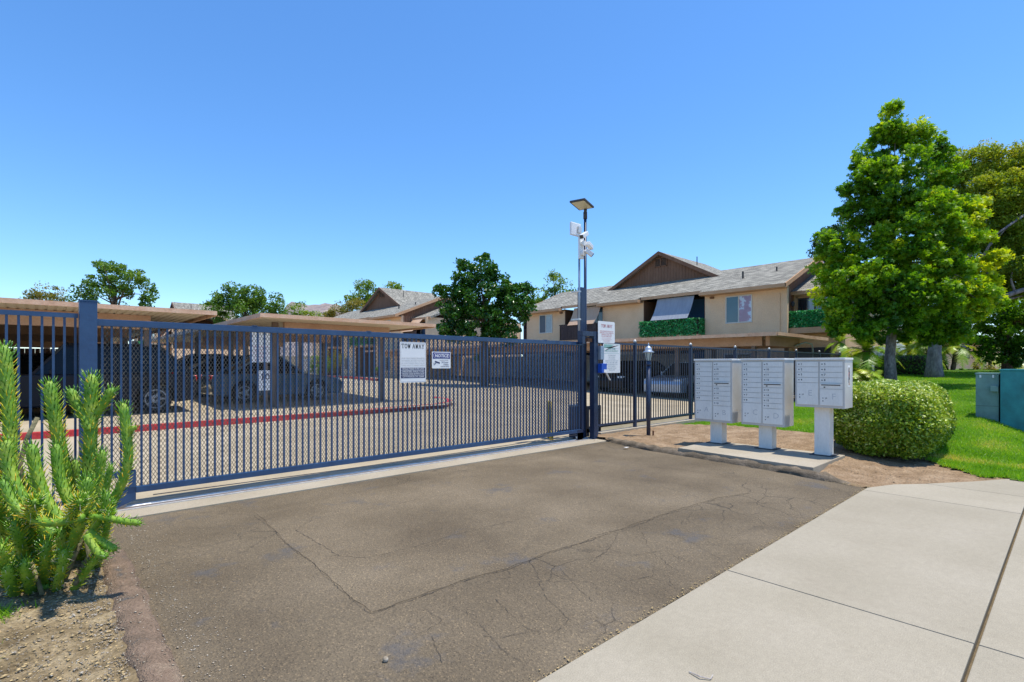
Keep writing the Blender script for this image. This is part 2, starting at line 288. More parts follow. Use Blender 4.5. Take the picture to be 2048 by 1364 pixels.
# ---------------------------------------------------------------- mesh helpers
class MB:
    def __init__(s, off=(0, 0, 0)): s.v = []; s.f = []; s.off = Vector(off)
    def add(s, vs, fs):
        k = len(s.v); s.v += [tuple(p) for p in vs]; s.f += [[i+k for i in f] for f in fs]
    def box(s, x0, x1, y0, y1, z0, z1):
        s.add([(x0, y0, z0), (x1, y0, z0), (x1, y1, z0), (x0, y1, z0), (x0, y0, z1), (x1, y0, z1), (x1, y1, z1), (x0, y1, z1)],
              [(0, 3, 2, 1), (4, 5, 6, 7), (0, 1, 5, 4), (1, 2, 6, 5), (2, 3, 7, 6), (3, 0, 4, 7)])
    def cbox(s, c, sx, sy, sz, rz=0):
        cr, sr = math.cos(rz), math.sin(rz); P = []
        for z in (-1, 1):
            for x, y in ((-1, -1), (1, -1), (1, 1), (-1, 1)):
                X, Y = x*sx/2, y*sy/2; P.append((c[0]+X*cr-Y*sr, c[1]+X*sr+Y*cr, c[2]+z*sz/2))
        s.add(P, [(0, 3, 2, 1), (4, 5, 6, 7), (0, 1, 5, 4), (1, 2, 6, 5), (2, 3, 7, 6), (3, 0, 4, 7)])
    def bar(s, p, q, w, h=None, up=(0, 0, 1)):
        p, q = Vector(p), Vector(q); h = h or w; d = (q-p).normalized(); u = Vector(up)
        if abs(d.dot(u)) > .99: u = Vector((0, 1, 0))
        a = d.cross(u).normalized()*w/2; b = a.cross(d).normalized()*h/2
        s.add([p-a-b, p+a-b, p+a+b, p-a+b, q-a-b, q+a-b, q+a+b, q-a+b], [(0, 3, 2, 1), (4, 5, 6, 7), (0, 1, 5, 4), (1, 2, 6, 5), (2, 3, 7, 6), (3, 0, 4, 7)])
    def tube(s, pts, rad, n=8, cap=True):
        pts = [Vector(p) for p in pts]
        if isinstance(rad, (int, float)): rad = [rad]*len(pts)
        V = []; up = Vector((0, 0, 1)); prev = None
        for i, p in enumerate(pts):
            d = (pts[min(i+1, len(pts)-1)]-pts[max(i-1, 0)]).normalized()
            if prev is None:
                a = d.cross(up if abs(d.z) < .9 else Vector((1, 0, 0))).normalized()
            else:
                a = (prev-d*prev.dot(d)).normalized()
            prev = a; b = d.cross(a)
            for k in range(n):
                t = 2*math.pi*k/n; V.append(p+(a*math.cos(t)+b*math.sin(t))*rad[i])
        Fs = []
        for i in range(len(pts)-1):
            for k in range(n):
                Fs.append((i*n+k, i*n+(k+1) % n, (i+1)*n+(k+1) % n, (i+1)*n+k))
        if cap: Fs.append(tuple(range(n))[::-1]); Fs.append(tuple(range((len(pts)-1)*n, len(pts)*n)))
        s.add(V, Fs)
    def lathe(s, c, prof, n=12):
        s.tube([(c[0], c[1], c[2]+z) for r, z in prof], [max(r, .001) for r, z in prof], n)
    def prism(s, poly, axis, a0, a1):
        """extrude a 2D outline along an axis ('x','y','z')"""
        def P(p, a): return {'x': (a, p[0], p[1]), 'y': (p[0], a, p[1]), 'z': (p[0], p[1], a)}[axis]
        n = len(poly); V = [P(p, a0) for p in poly]+[P(p, a1) for p in poly]
        Fs = [tuple(range(n))[::-1], tuple(range(n, 2*n))]+[(i, (i+1) % n, n+(i+1) % n, n+i) for i in range(n)]
        s.add(V, Fs)
    def text(s, txt, size, org, xd, yd, bold=0, align='LEFT', wid=1):
        V, Fs = text_geo(txt, bold, align); xd, yd, o = Vector(xd)*size*wid, Vector(yd)*size, Vector(org)
        s.add([o+xd*a+yd*b for a, b in V], Fs)
    def build(s, name, m, parent=None, smooth=False, kind=None, bevel=0, label=None):
        me = bpy.data.meshes.new(name)
        o_ = s.off if parent is None or s.off.length else parent.location
        V = np.array(s.v, dtype=np.float64).reshape(-1, 3)
        base = Vector(parent.matrix_basis.translation) if parent is not None else s.off
        V = V-np.array(base)
        me.from_pydata(V.tolist(), [], s.f); me.update()
        bm = bmesh.new(); bm.from_mesh(me)
        if bevel:
            bmesh.ops.bevel(bm, geom=[e for e in bm.edges if len(e.link_faces) == 2 and e.calc_face_angle(0) > .5], offset=bevel, segments=2, affect='EDGES', profile=.6, clamp_overlap=True)
        bmesh.ops.recalc_face_normals(bm, faces=bm.faces) if name != 'lettering' else None
        bm.to_mesh(me); bm.free()
        return link(name, me, m, parent, smooth, kind, label, None if parent is not None else base)
def link(name, me, m, parent=None, smooth=False, kind=None, label=None, loc=None):
    if not me.materials: me.materials.append(MATS[m] if isinstance(m, str) else m)
    if smooth: me.polygons.foreach_set('use_smooth', [True]*len(me.polygons))
    o = bpy.data.objects.new(name, me); C.objects.link(o)
    if parent is not None:
        o.parent = parent
        if parent.parent is not None or parent.type == 'MESH': pass
    if loc is not None: o.location = loc
    if kind: o['kind'] = kind
    if label: o['label'] = label
    return o
def sub(o, mb, name, m, **k):
    """a sub-part: child of part o, geometry given in world coordinates"""
    base = wloc(o); mb2 = MB(); mb2.v = [(a-base.x, b-base.y, c-base.z) for a, b, c in mb.v]; mb2.f = mb.f
    me = bpy.data.meshes.new(name); me.from_pydata(mb2.v, [], mb2.f); me.update()
    return link(name, me, m, o, **k)
def wloc(o):
    p = Vector(o.location)
    while o.parent is not None: o = o.parent; p += Vector(o.location)
    return p
def thing(name, label, cat, loc, group=None, rz=0):
    o = bpy.data.objects.new(name, None); C.objects.link(o); o.location = loc; o.rotation_euler[2] = rz
    o.empty_display_size = .2; return tag(o, label, cat, group)
def tag(o, label, cat, group=None):
    o['label'] = label; o['category'] = cat
    if group: o['group'] = group
    return o
def inst(name, me, parent, loc):
    """a repeat part sharing mesh data; loc relative to parent"""
    o = bpy.data.objects.new(name, me); C.objects.link(o); o.parent = parent; o.location = loc; return o
def boxmesh(name, sx, sy, sz, m, z0=0):
    b = MB(); b.box(-sx/2, sx/2, -sy/2, sy/2, z0, z0+sz); me = bpy.data.meshes.new(name); me.from_pydata(b.v, [], b.f); me.update(); me.materials.append(MATS[m]); return me
_TX = {}
def text_geo(txt, bold, align):
    k = (txt, bold, align)
    if k not in _TX:
        cu = bpy.data.curves.new('t', 'FONT'); cu.body = txt; cu.offset = bold; cu.align_x = align; cu.size = 1; cu.resolution_u = 2
        o = bpy.data.objects.new('t', cu); me = o.to_mesh()
        _TX[k] = ([(v.co.x, v.co.y) for v in me.vertices], [tuple(p.vertices) for p in me.polygons])
        o.to_mesh_clear(); bpy.data.objects.remove(o); bpy.data.curves.remove(cu)
    return _TX[k]
def copy_tree(o, parent=None):
    c = o.copy(); C.objects.link(c); c.parent = parent
    for ch in list(o.children): copy_tree(ch, c)
    return c

def np_mesh(name, V, Fs, m, parent=None, tone=None, smooth=False, kind=None, nper=4, loc=None):
    """V (N,3) world coordinates, Fs (M,k) faces"""
    if parent is not None: base = np.array(wloc(parent))
    else: base = np.array(loc if loc is not None else (0, 0, 0))
    V = (V-base).astype(np.float32)
    me = bpy.data.meshes.new(name); me.vertices.add(len(V)); me.vertices.foreach_set('co', V.ravel())
    k = Fs.shape[1]; me.loops.add(Fs.size); me.polygons.add(len(Fs))
    me.loops.foreach_set('vertex_index', Fs.ravel().astype(np.int32))
    me.polygons.foreach_set('loop_start', np.arange(0, Fs.size, k, dtype=np.int32))
    try: me.polygons.foreach_set('loop_total', np.full(len(Fs), k, dtype=np.int32))
    except Exception: pass
    me.update(calc_edges=True); me.validate()
    if tone is not None:
        a = me.attributes.new('tone', 'FLOAT', 'POINT'); a.data.foreach_set('value', tone.astype(np.float32))
    o = link(name, me, m, parent, smooth, kind)
    if parent is None: o.location = base.tolist()
    return o
def unit(a): return a/np.maximum(np.linalg.norm(a, axis=1, keepdims=True), 1e-6)
def leaves(name, P, tone, size, m, parent=None, rng=None, up=.5, aspect=.6, var=.35, axis=None, kind=None, fold=.15):
    """one folded four-point leaf per position"""
    N = len(P); n = unit(rng.normal(size=(N, 3))+np.array([0, 0, up*1.5]))
    a = rng.normal(size=(N, 3)) if axis is None else axis+rng.normal(size=(N, 3))*.35
    a = unit(a-n*np.sum(a*n, 1, keepdims=True)); b = np.cross(n, a)
    L = size*(1+var*rng.uniform(-1, 1, (N, 1))); W = L*aspect
    V = np.stack([P-a*L/2, P+b*W/2+n*L*fold, P+a*L/2, P-b*W/2+n*L*fold], 1).reshape(-1, 3)
    i = np.arange(N)*4; Fs = np.concatenate([np.stack([i, i+1, i+2], 1), np.stack([i, i+2, i+3], 1)])
    return np_mesh(name, V, Fs, m, parent, np.repeat(np.clip(tone, 0, 1), 4), kind=kind)
def star_leaves(name, P, tone, size, m, parent, rng, up=.5, var=.3):
    N = len(P); n = unit(rng.normal(size=(N, 3))+np.array([0, 0, up*1.5])); a = rng.normal(size=(N, 3)); a = unit(a-n*np.sum(a*n, 1, keepdims=True)); b = np.cross(n, a)
    L = size*(1+var*rng.uniform(-1, 1, (N, 1))); V = []
    for k, (ang, ln) in enumerate(((0, .58), (62, .5), (-62, .5), (118, .36), (-118, .36))):
        t = R(ang); d = a*math.cos(t)+b*math.sin(t); q = -a*math.sin(t)+b*math.cos(t)
        V += [P, P+d*L*ln*.45+q*L*.13-n*L*.02, P+d*L*ln-n*L*.10, P+d*L*ln*.45-q*L*.13-n*L*.02]
    V = np.stack(V, 1).reshape(-1, 3); i = np.arange(N*5)*4
    return np_mesh(name, V, np.stack([i, i+1, i+2, i+3], 1), m, parent, np.repeat(np.clip(tone, 0, 1), 20))
def crown_pts(blobs, dens, nl, cr, rng, tb=0.):
    """blobs: (centre, (rx,ry,rz), tone); clumps sit towards each blob's surface; leaves round each clump"""
    P = []; T = []; CC = []
    for bi in blobs:
        c, r = np.array(bi[0]), np.array(bi[1]); t0 = bi[2] if len(bi) > 2 else .4
        area = (r[0]*r[1]+r[1]*r[2]+r[0]*r[2])*4.2
        k = max(6, int(area*dens)); d = unit(rng.normal(size=(k, 3))); rr = rng.uniform(.12, 1, (k, 1))**.42
        cc = c+d*rr*r; CC.append(cc)
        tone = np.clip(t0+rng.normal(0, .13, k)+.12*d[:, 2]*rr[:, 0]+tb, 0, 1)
        rad = cr*rng.uniform(.5, 1.3, (k, 1, 1))
        q = unit(rng.normal(size=(k*nl, 3))).reshape(k, nl, 3)*rng.uniform(.2, 1, (k, nl, 1))**.6*rad*np.array([1, 1, .75])
        P.append((cc[:, None, :]+q).reshape(-1, 3)); T.append(np.repeat(tone, nl)+rng.normal(0, .1, k*nl))
    return np.concatenate(P), np.concatenate(T), np.concatenate(CC)
def tree(name, label, base, trunk_pts, trunk_r, blobs, lm, bark, seed, dens=2.2, nl=60, cr=.45, size=.12, nbr=26, group=None, cat='tree', aspect=.6, up=.5, tb=0, star=False, brr=.8):
    rng = np.random.default_rng(seed)
    t = thing(name, label, cat, base, group)
    P, T, CC = crown_pts(blobs, dens, nl, cr, rng, tb)
    mb = MB(); mb.tube(trunk_pts, trunk_r, 12)
    tp = [Vector(p) for p in trunk_pts]; top = tp[-1]
    idx = rng.choice(len(CC), min(nbr, len(CC)), replace=False)
    for i in idx:
        e = Vector(CC[i].tolist()); k = max(1, len(tp)//2); h = random.Random(int(i)+seed).uniform(.0, 1)
        z = tp[k].z+(top.z-tp[k].z)*h; j = min(len(tp)-1, k); s = tp[k].lerp(top, h)
        if e.z < s.z: s = tp[k]
        m1 = s.lerp(e, .5)+Vector((0, 0, .12*(e-s).length)); r0 = trunk_r[-1]*brr
        mb.tube([s, m1, e], [r0, r0*.5, .008], 5)
    mb.build('trunk', bark, t, smooth=True)
    if star: star_leaves('crown', P, T, size, lm, t, rng, up)
    else: leaves('crown', P, T, size, lm, t, rng, up, aspect)
    return t

# ================================================================ GROUND
def sheet(name, u0, u1, v0, v1, du, dv, m, dz=0., inside=None, noise=0, kind='structure', edge=None, zf=None):
    nu = max(1, round((u1-u0)/du)); nv = max(1, round((v1-v0)/dv))
    V = []; rr = random.Random(hash(name) % 1000 if False else len(name))
    for j in range(nv+1):
        for i in range(nu+1):
            u = u0+(u1-u0)*i/nu; v = v0+(v1-v0)*j/nv
            if edge: u, v = edge(u, v)
            V.append((u, v, (zf(u, v) if zf else gz(u, v))+dz+(rr.uniform(-1, 1)*noise)))
    Fs = []
    for j in range(nv):
        for i in range(nu):
            c = ((u0+(u1-u0)*(i+.5)/nu), (v0+(v1-v0)*(j+.5)/nv))
            if inside is None or inside(*c): Fs.append((j*(nu+1)+i, j*(nu+1)+i+1, (j+1)*(nu+1)+i+1, (j+1)*(nu+1)+i))
    me = bpy.data.meshes.new(name); me.from_pydata(V, [], Fs); me.update()
    return link(name, me, m, None, True, kind)
def base_ground():
    def ax(lo, hi, near0, near1, st):
        a = [near0+(near1-near0)*i/round((near1-near0)/st) for i in range(round((near1-near0)/st)+1)]
        g = st
        while a[-1] < hi: g *= 1.5; a.append(min(hi, a[-1]+g))
        g = st
        while a[0] > lo: g *= 1.5; a.insert(0, max(lo, a[0]-g))
        return a
    U = ax(-5000, 5000, -6, 40, 1.0); V_ = ax(-3000, 6000, -8, 60, 1.0)
    V = [(u, v, (gz(u, v) if (abs(u) < 200 and -50 < v < 200) else .3)-(.15 if 5 < u < 45 and -1 < v < 8 else .07)) for v in V_ for u in U]
    n = len(U); Fs = [(j*n+i, j*n+i+1, (j+1)*n+i+1, (j+1)*n+i) for j in range(len(V_)-1) for i in range(n-1)]
    me = bpy.data.meshes.new('ground'); me.from_pydata(V, [], Fs); me.update(); link('ground', me, 'base_ground', None, True, 'structure')
base_ground()

def poly_sheet(name, pts, z, m, kind='structure', thick=0):
    me = bpy.data.meshes.new(name); bm = bmesh.new()
    vs_ = [bm.verts.new((p[0], p[1], z)) for p in pts]; f = bm.faces.new(vs_)
    if thick:
        r = bmesh.ops.extrude_face_region(bm, geom=[f]); bmesh.ops.translate(bm, vec=(0, 0, -thick), verts=[e for e in r['geom'] if isinstance(e, bmesh.types.BMVert)])
    bmesh.ops.recalc_face_normals(bm, faces=bm.faces); bmesh.ops.triangulate(bm, faces=bm.faces)
    bm.to_mesh(me); bm.free()
    if not thick and me.polygons and me.polygons[0].normal.z < 0: me.flip_normals()
    return link(name, me, m, None, False, kind)
def jag(pts, step, amp, seed):
    r = random.Random(seed); out = []
    for a, b in zip(pts[:-1], pts[1:]):
        a, b = Vector(a[:2]), Vector(b[:2]); n = max(1, int((b-a).length/step)); pr = Vector((-(b-a).y, (b-a).x)).normalized()
        for i in range(n):
            p = a.lerp(b, i/n); out.append(p+pr*(r.uniform(-amp, amp) if i else 0))
    out.append(Vector(pts[-1][:2])); return out
# driveway apron (asphalt) between sidewalk and the gate track
right_edge = jag([(7.50, 1.74), (7.62, 2.5), (7.86, 3.6), (8.0, 5.1), (8.3, 6.31)], .12, .025, 3)
left_edge = [Vector((.40, 6.31)), Vector((.38, 4.5)), Vector((.38, 1.74))]
top_edge = jag([(8.3, 6.31), (.40, 6.31)], .15, .012, 5)
bot_edge = jag([(.38, 1.735), (7.50, 1.735)], .12, .012, 6)
poly_sheet('driveway', right_edge+top_edge[1:]+left_edge[1:]+bot_edge[1:-1], -.012, 'asphalt')
# street behind the viewer
sheet('road', -60, 90, -16, -6, 5, 2.5, 'asphalt', dz=-.10)
# sidewalk slabs
side = sheet('sidewalk', -40, 60, -5.9, 1.73, 4, 1.2, 'sand_joint', zf=lambda u, v: -.05)
me_slabs = 0
def slab(u0, u1, v0, v1, cut=None):
    b = MB(); z1 = 0.0; g = random.Random(int(u0*10+v0*7))
    if cut: b.prism(cut, 'z', -.08, z1)
    else: b.box(u0, u1, v0, v1, -.08, z1)
    o = b.build('slab', 'sidewalk', side, bevel=.006)
J = [-5.4, -1.6, .02, 3.72, 7.33, 8.30, 12.1, 15.8]
for i in range(len(J)-1):
    a, b_ = J[i]+.005, J[i+1]-.005
    if J[i+1] <= .03: continue
    if b_ < 7.4: slab(a, b_, .368, 1.725)
    elif b_ < 8.4: slab(a, b_, .368, 1.7, [(a, .368), (b_, .368), (b_, 1.28), (7.95, 1.55), (7.5, 1.725), (a, 1.725)])
    elif b_ < 12.2: slab(a, b_, .368, 1, [(a, .368), (b_, .368), (b_, .40), (9.7, .47), (8.9, .9), (a, 1.28)])
    slab(a, b_, -1.42, .3495); slab(a, b_, -3.2, -1.43); slab(a, b_, -5.0, -3.21)
slab(-5.4, .015, .368, 1.725)
for i in (0, 1): slab(J[i]+.005, J[i+1]-.005, -1.42, .3495)
# concrete gate strip with V-track
strip = MB(); strip.box(-4, 8.5, 6.28, 6.62, -.1, .004); strip.build('gate_strip', 'pad', None, kind='structure', bevel=.004)
sheet('gate_apron', -4, 8.6, 6.62, 8.02, 1, .35, 'inner_pave', dz=.0)
# inner parking court (pale, sun-bleached paving)
sheet('parking_court', -30, 40, 8.0, 80, 1.0, 1.0, 'inner_pave', dz=-.004)
# soil strips and lawn
def dz_dirt(u, v): return gz(u, v)+.075*sm(7.95, 8.5, u)*sm(1.75, 2.5, v)-.012
sheet('dirt_verge', 7.4, 11.6, .38, 6.72, .08, .08, 'dirt', noise=.012, zf=dz_dirt,
      inside=lambda u, v: (u > 7.55+.17*(v-1.7) if v > 1.7 else u > 7.5+(1.725-v)*1.6))
left_soil = sheet('planting_bed', -6, .40, 1.72, 6.3, .07, .07, 'soil_left', dz=.012, noise=.012)
def lawn_in(u, v):
    if v > 6.65: return False
    e = 10.95 if v > 4 else 10.95-(4-v)*.18
    if v < 1.6: e = 10.35-(1.6-v)*.75 - .2
    return u > e+.15*math.sin(v*5)+.08*math.sin(v*13)
sheet('lawn', 9.0, 46, .42, 6.68, .18, .16, 'turf', dz=.012, noise=.01, inside=lawn_in)
# asphalt berm along the right of the driveway, brick-red berm on the left
def berm(name, pts, w, h, m, seed):
    r = random.Random(seed); P = jag(pts, .09, .012, seed); V = []; Fs = []
    for i, p in enumerate(P):
        d = (Vector(P[min(i+1, len(P)-1)])-Vector(P[max(i-1, 0)])).normalized(); n = Vector((-d.y, d.x))
        for k, (s, hh) in enumerate(((-.5, -.04), (-.42, .45), (-.2, .9), (0, 1), (.2, .9), (.42, .45), (.5, -.04))):
            e = min(1, i/4, (len(P)-1-i)/4); q = p+n*w*s*r.uniform(.85, 1.15); V.append((q.x, q.y, h*hh*r.uniform(.6, 1.25)*e-.03*(1-e) if hh > 0 else -.04))
    for i in range(len(P)-1):
        for k in range(6): Fs.append((i*7+k, i*7+k+1, (i+1)*7+k+1, (i+1)*7+k))
    me = bpy.data.meshes.new(name); me.from_pydata(V, [], Fs); me.update(); return link(name, me, m, None, True, 'structure')
berm('right_kerb', [(7.60, 1.86), (7.70, 2.25), (7.86, 3.0), (7.92, 3.6), (8.06, 5.1), (8.38, 6.25), (8.7, 6.5)], .19, .075, 'kerb_grey', 11)
berm('left_kerb', [(.42, 1.75), (.41, 3.2), (.42, 5.4)], .20, .045, 'brick_kerb', 12)

_A = lambda L: [at(200+x/2.048, 980+y/2.048, z=-.01) for x, y in L]
pp = _A([(640, 96), (700, 150), (790, 240), (860, 285), (950, 370), (1040, 450), (1110, 500), (1290, 440), (1480, 370), (1670, 320), (1850, 250), (2048, 190)])+[at(x, y, z=-.01) for x, y in ((1320, 1030), (1430, 997), (1500, 985), (1440, 950), (1330, 938), (1190, 925), (1110, 912), (900, 950))]
pp = jag([(p.x, min(p.y, 6.2)) for p in pp]+[(pp[0].x, min(pp[0].y, 6.2))], .1, .012, 17)
poly_sheet('driveway_patch', pp[:-1], -.0095, 'asphalt_patch')
# cracks in the driveway, as narrow sunken-looking bands of exposed dark binder
def cracks():
    A = lambda L: [(200+x/2.048, 980+y/2.048) for x, y in L]
    B = lambda L: [(1180+x/2.36, 960+y/2.36) for x, y in L]
    L = [(A([(370, 85), (520, 95), (630, 100), (700, 150), (790, 240), (860, 285), (950, 370), (1040, 450), (1110, 500)]), .010),
         (A([(1110, 500), (1290, 440), (1480, 370), (1670, 320), (1850, 250), (2048, 190)]), .016),
         (B([(0, 262), (120, 235), (250, 200), (330, 165), (460, 130), (590, 88)]), .013),
         (A([(800, 160), (880, 205), (980, 265)]), .014), (A([(920, 262), (980, 265), (1090, 275), (1300, 225), (1450, 180), (1700, 120), (2048, 30)]), .009),
         (A([(800, 165), (870, 115), (1130, 70), (1280, 40), (1470, 5)]), .009),
         (A([(1330, 480), (1400, 525), (1340, 570), (1240, 590)]), .008), (A([(1620, 440), (1720, 540), (1780, 570), (1640, 600), (1570, 590)]), .011),
         (A([(1780, 570), (1860, 580), (1920, 520), (1880, 480), (1830, 440), (1800, 370)]), .009), (A([(1830, 290), (1880, 310), (1960, 400), (2020, 450)]), .008),
         (A([(1490, 480), (1560, 550), (1640, 640), (1720, 690)]), .007), (A([(1360, 590), (1400, 700)]), .008), (A([(1670, 320), (1680, 350), (1650, 360)]), .01),
         (B([(0, 375), (80, 330), (110, 290), (130, 245), (90, 235)]), .010), (B([(130, 245), (300, 180), (440, 185), (430, 205)]), .009),
         (B([(230, 210), (270, 300), (300, 340), (380, 400), (420, 425)]), .008), (B([(0, 390), (80, 330), (200, 350), (330, 330), (470, 380)]), .009),
         (B([(470, 290), (560, 300), (720, 300), (760, 290)]), .009), (B([(380, 250), (480, 290), (520, 315), (620, 370), (650, 385)]), .010), (B([(190, 465), (280, 450), (330, 470), (400, 500)]), .007),
         (B([(60, 420), (180, 470), (290, 450), (300, 400)]), .007), (B([(0, 135), (120, 165), (270, 195)]), .007),
         ([(1080, 930), (1160, 938), (1240, 955), (1350, 965), (1450, 985)], .012), ([(1190, 930), (1270, 925), (1320, 930), (1420, 948)], .010), ([(1060, 905), (1110, 912), (1190, 925)], .010),
         ([(1330, 930), (1400, 936), (1480, 940)], .012), ([(860, 965), (880, 958), (960, 950)], .008), ([(1300, 965), (1420, 1000), (1500, 985)], .010)]
    mb = MB(); rr = random.Random(5)
    for pts, w in L:
        W = [at(x, y, z=0) for x, y in pts]; P = jag([(p.x, p.y) for p in W], .03, .009, rr.randint(0, 999))
        V = []; Fs = []
        for i, p in enumerate(P):
            d = (Vector(P[min(i+1, len(P)-1)])-Vector(P[max(i-1, 0)])); d = d.normalized() if d.length > 0 else Vector((1, 0)); n = Vector((-d.y, d.x))
            ww = w*.15*rr.uniform(.1, 1.3); V += [(p.x+n.x*ww, p.y+n.y*ww, -.007), (p.x-n.x*ww, p.y-n.y*ww, -.007)]
        for i in range(len(P)-1): Fs.append((2*i, 2*i+1, 2*i+3, 2*i+2))
        mb.add(V, Fs)
    o = mb.build('driveway_cracks', 'crack', None, kind='structure')
cracks()

# scattered stones, chips, grass -------------------------------------------------
def scatter_stones(name, label, cat, N, pos, smin, smax, m, seed, flat=.5, zf=None):
    rng = np.random.default_rng(seed); Vb = np.array([(1, 0, 0), (-1, 0, 0), (0, 1, 0), (0, -1, 0), (0, 0, 1), (0, 0, -1)], float)
    Fb = np.array([(0, 2, 4), (2, 1, 4), (1, 3, 4), (3, 0, 4), (2, 0, 5), (1, 2, 5), (3, 1, 5), (0, 3, 5)])
    V = []; Fs = []; k = 0
    for i in range(N):
        u, v = pos(rng); s = smin+(smax-smin)*rng.random()**3; z = (zf or gz)(u, v)
        a = rng.random()*6.28; q = Vb*rng.uniform(.6, 1.2, (6, 3))*np.array([s, s*rng.uniform(.5, 1), s*flat])
        c, s_ = math.cos(a), math.sin(a); q = np.stack([q[:, 0]*c-q[:, 1]*s_, q[:, 0]*s_+q[:, 1]*c, q[:, 2]], 1)+np.array([u, v, z+s*flat*.3])
        V.append(q); Fs.append(Fb+k); k += 6
    o = np_mesh(name, np.concatenate(V), np.concatenate(Fs), m, kind='stuff'); return tag(o, label, cat)
scatter_stones('gravel', 'pale pebbles and chips scattered over the soil beside the red kerb', 'gravel', 15000, lambda r: (.32-2.4*r.random()**1.6, 1.75+3.4*r.random()), .0025, .012, 'stone', 21, .3, zf=lambda u, v: .018)
scatter_stones('dry_litter', 'straw coloured dry leaf litter on the soil under the spiny succulent', 'litter', 5000, lambda r: (.30-2.2*r.random()**1.5, 1.75+3.6*r.random()), .004, .016, 'dry_needle', 27, .22, zf=lambda u, v: .02)
scatter_stones('kerb_grit', 'loose chips lying on and beside the worn left kerb', 'grit', 1800, lambda r: (.36+r.normal(0, .12), 1.75+3.6*r.random()), .002, .011, 'stone', 26, .4, zf=lambda u, v: .016+.022*math.exp(-((u-.41)/.08)**2) if u < .5 else -.008)
scatter_stones('wood_chips', 'brown wood chips and litter on the dirt by the mailboxes', 'mulch', 4200, lambda r: (8.0+3.2*r.random(), 1.2+5.3*r.random()), .004, .016, 'woodchip', 22, .35, zf=lambda u, v: dz_dirt(u, v)+.008)
def dry_line(r):
    t = r.random()
    if r.random() < .62:
        v = 1.74+t*4.5; return (7.52+.13*(v-1.7)+(.10 if v > 2.3 else 0)+r.normal(0, .045)+ (0.02*v), v)
    return (1.7+t*6, 1.735+r.normal(0, .02))
scatter_stones('dry_debris', 'straw coloured dry debris lying along the driveway edges', 'debris', 3600, dry_line, .003, .012, 'dry_needle', 23, .35, zf=lambda u, v: -.004)
scatter_stones('track_grit', 'fine loose grit along the left kerb of the driveway', 'grit', 1500, lambda r: (.56+abs(r.normal(0, .14)), 1.8+4.2*r.random()), .002, .009, 'stone', 24, .4, zf=lambda u, v: -.01)

def blades(name, label, cat, N, pos, h, m, seed, tonef=None, lean=.5):
    rng = np.random.default_rng(seed); UV = pos(rng, N); N = len(UV)
    z = np.array([gz(a, b) for a, b in UV]) + .008
    B = np.column_stack([UV, z]); a = rng.random(N)*6.283; w = .0035+.003*rng.random(N); hh = h*rng.uniform(.5, 1.3, N)
    dx = np.column_stack([np.cos(a), np.sin(a), np.zeros(N)]); ln = rng.normal(size=(N, 2))*lean
    tip = B+np.column_stack([ln[:, 0]*hh, ln[:, 1]*hh, hh])
    V = np.stack([B-dx*w[:, None], B+dx*w[:, None], tip], 1).reshape(-1, 3); Fs = np.arange(N*3).reshape(-1, 3)
    tone = tonef(UV, rng) if tonef else rng.uniform(.1, .75, N)
    return tag(np_mesh(name, V, Fs, m, kind='stuff', tone=np.repeat(np.clip(tone, 0, 1), 3)), label, cat)
def lawn_pos(rng, N):
    u = 9.2+rng.random(N)**1.9*20; v = .45+rng.random(N)*6.2
    k = np.array([lawn_in(a+rng.normal(0, .06), b) for a, b in zip(u, v)]); return np.column_stack([u, v])[k]
def lawn_tone(UV, rng):
    u, v = UV[:, 0], UV[:, 1]
    p = np.sin(u*2.1+v*1.3)+np.sin(v*3.7-u*1.1)+np.sin(u*5.3+1)*.6
    dry = np.exp(-((u-10.6-(v-1)*.2)**2)/.08)*(v < 2)+np.exp(-((u-11.3)**2)/.09)*(v > 4.4)*.9+np.exp(-((u-15.0)**2/.3+(v-2.2)**2/.25))+.8*np.exp(-((u-12.5)**2/.3+(v-1.0)**2/.1))
    p2 = np.sin(u*.9+v*2.3+2)*np.sin(v*1.9-u*.7)
    return .34+.09*p+.10*p2+.10*(p2 > .55)+rng.normal(0, .16, len(u))+dry*rng.uniform(.2, .8, len(u))
blades('grass', 'bright green lawn grass around the hedge and the utility box', 'grass', 330000, lawn_pos, .045, 'leaf_grass', 31, lawn_tone, .55)
def weeds_pos(rng, N):
    cs = [(-.45, 2.75), (-.75, 3.25), (-.3, 3.75), (-1.0, 2.5), (-.35, 4.15), (-.2, 4.3), (-1.3, 3.6), (-.55, 4.1), (-.1, 2.1)]
    i = rng.integers(0, len(cs), N); c = np.array(cs)[i]; return c+rng.normal(0, .06, (N, 2))
blades('weeds', 'small green weed tufts growing in the soil under the spiny succulent', 'weeds', 1500, weeds_pos, .05, 'leaf_grass', 32, None, .8)

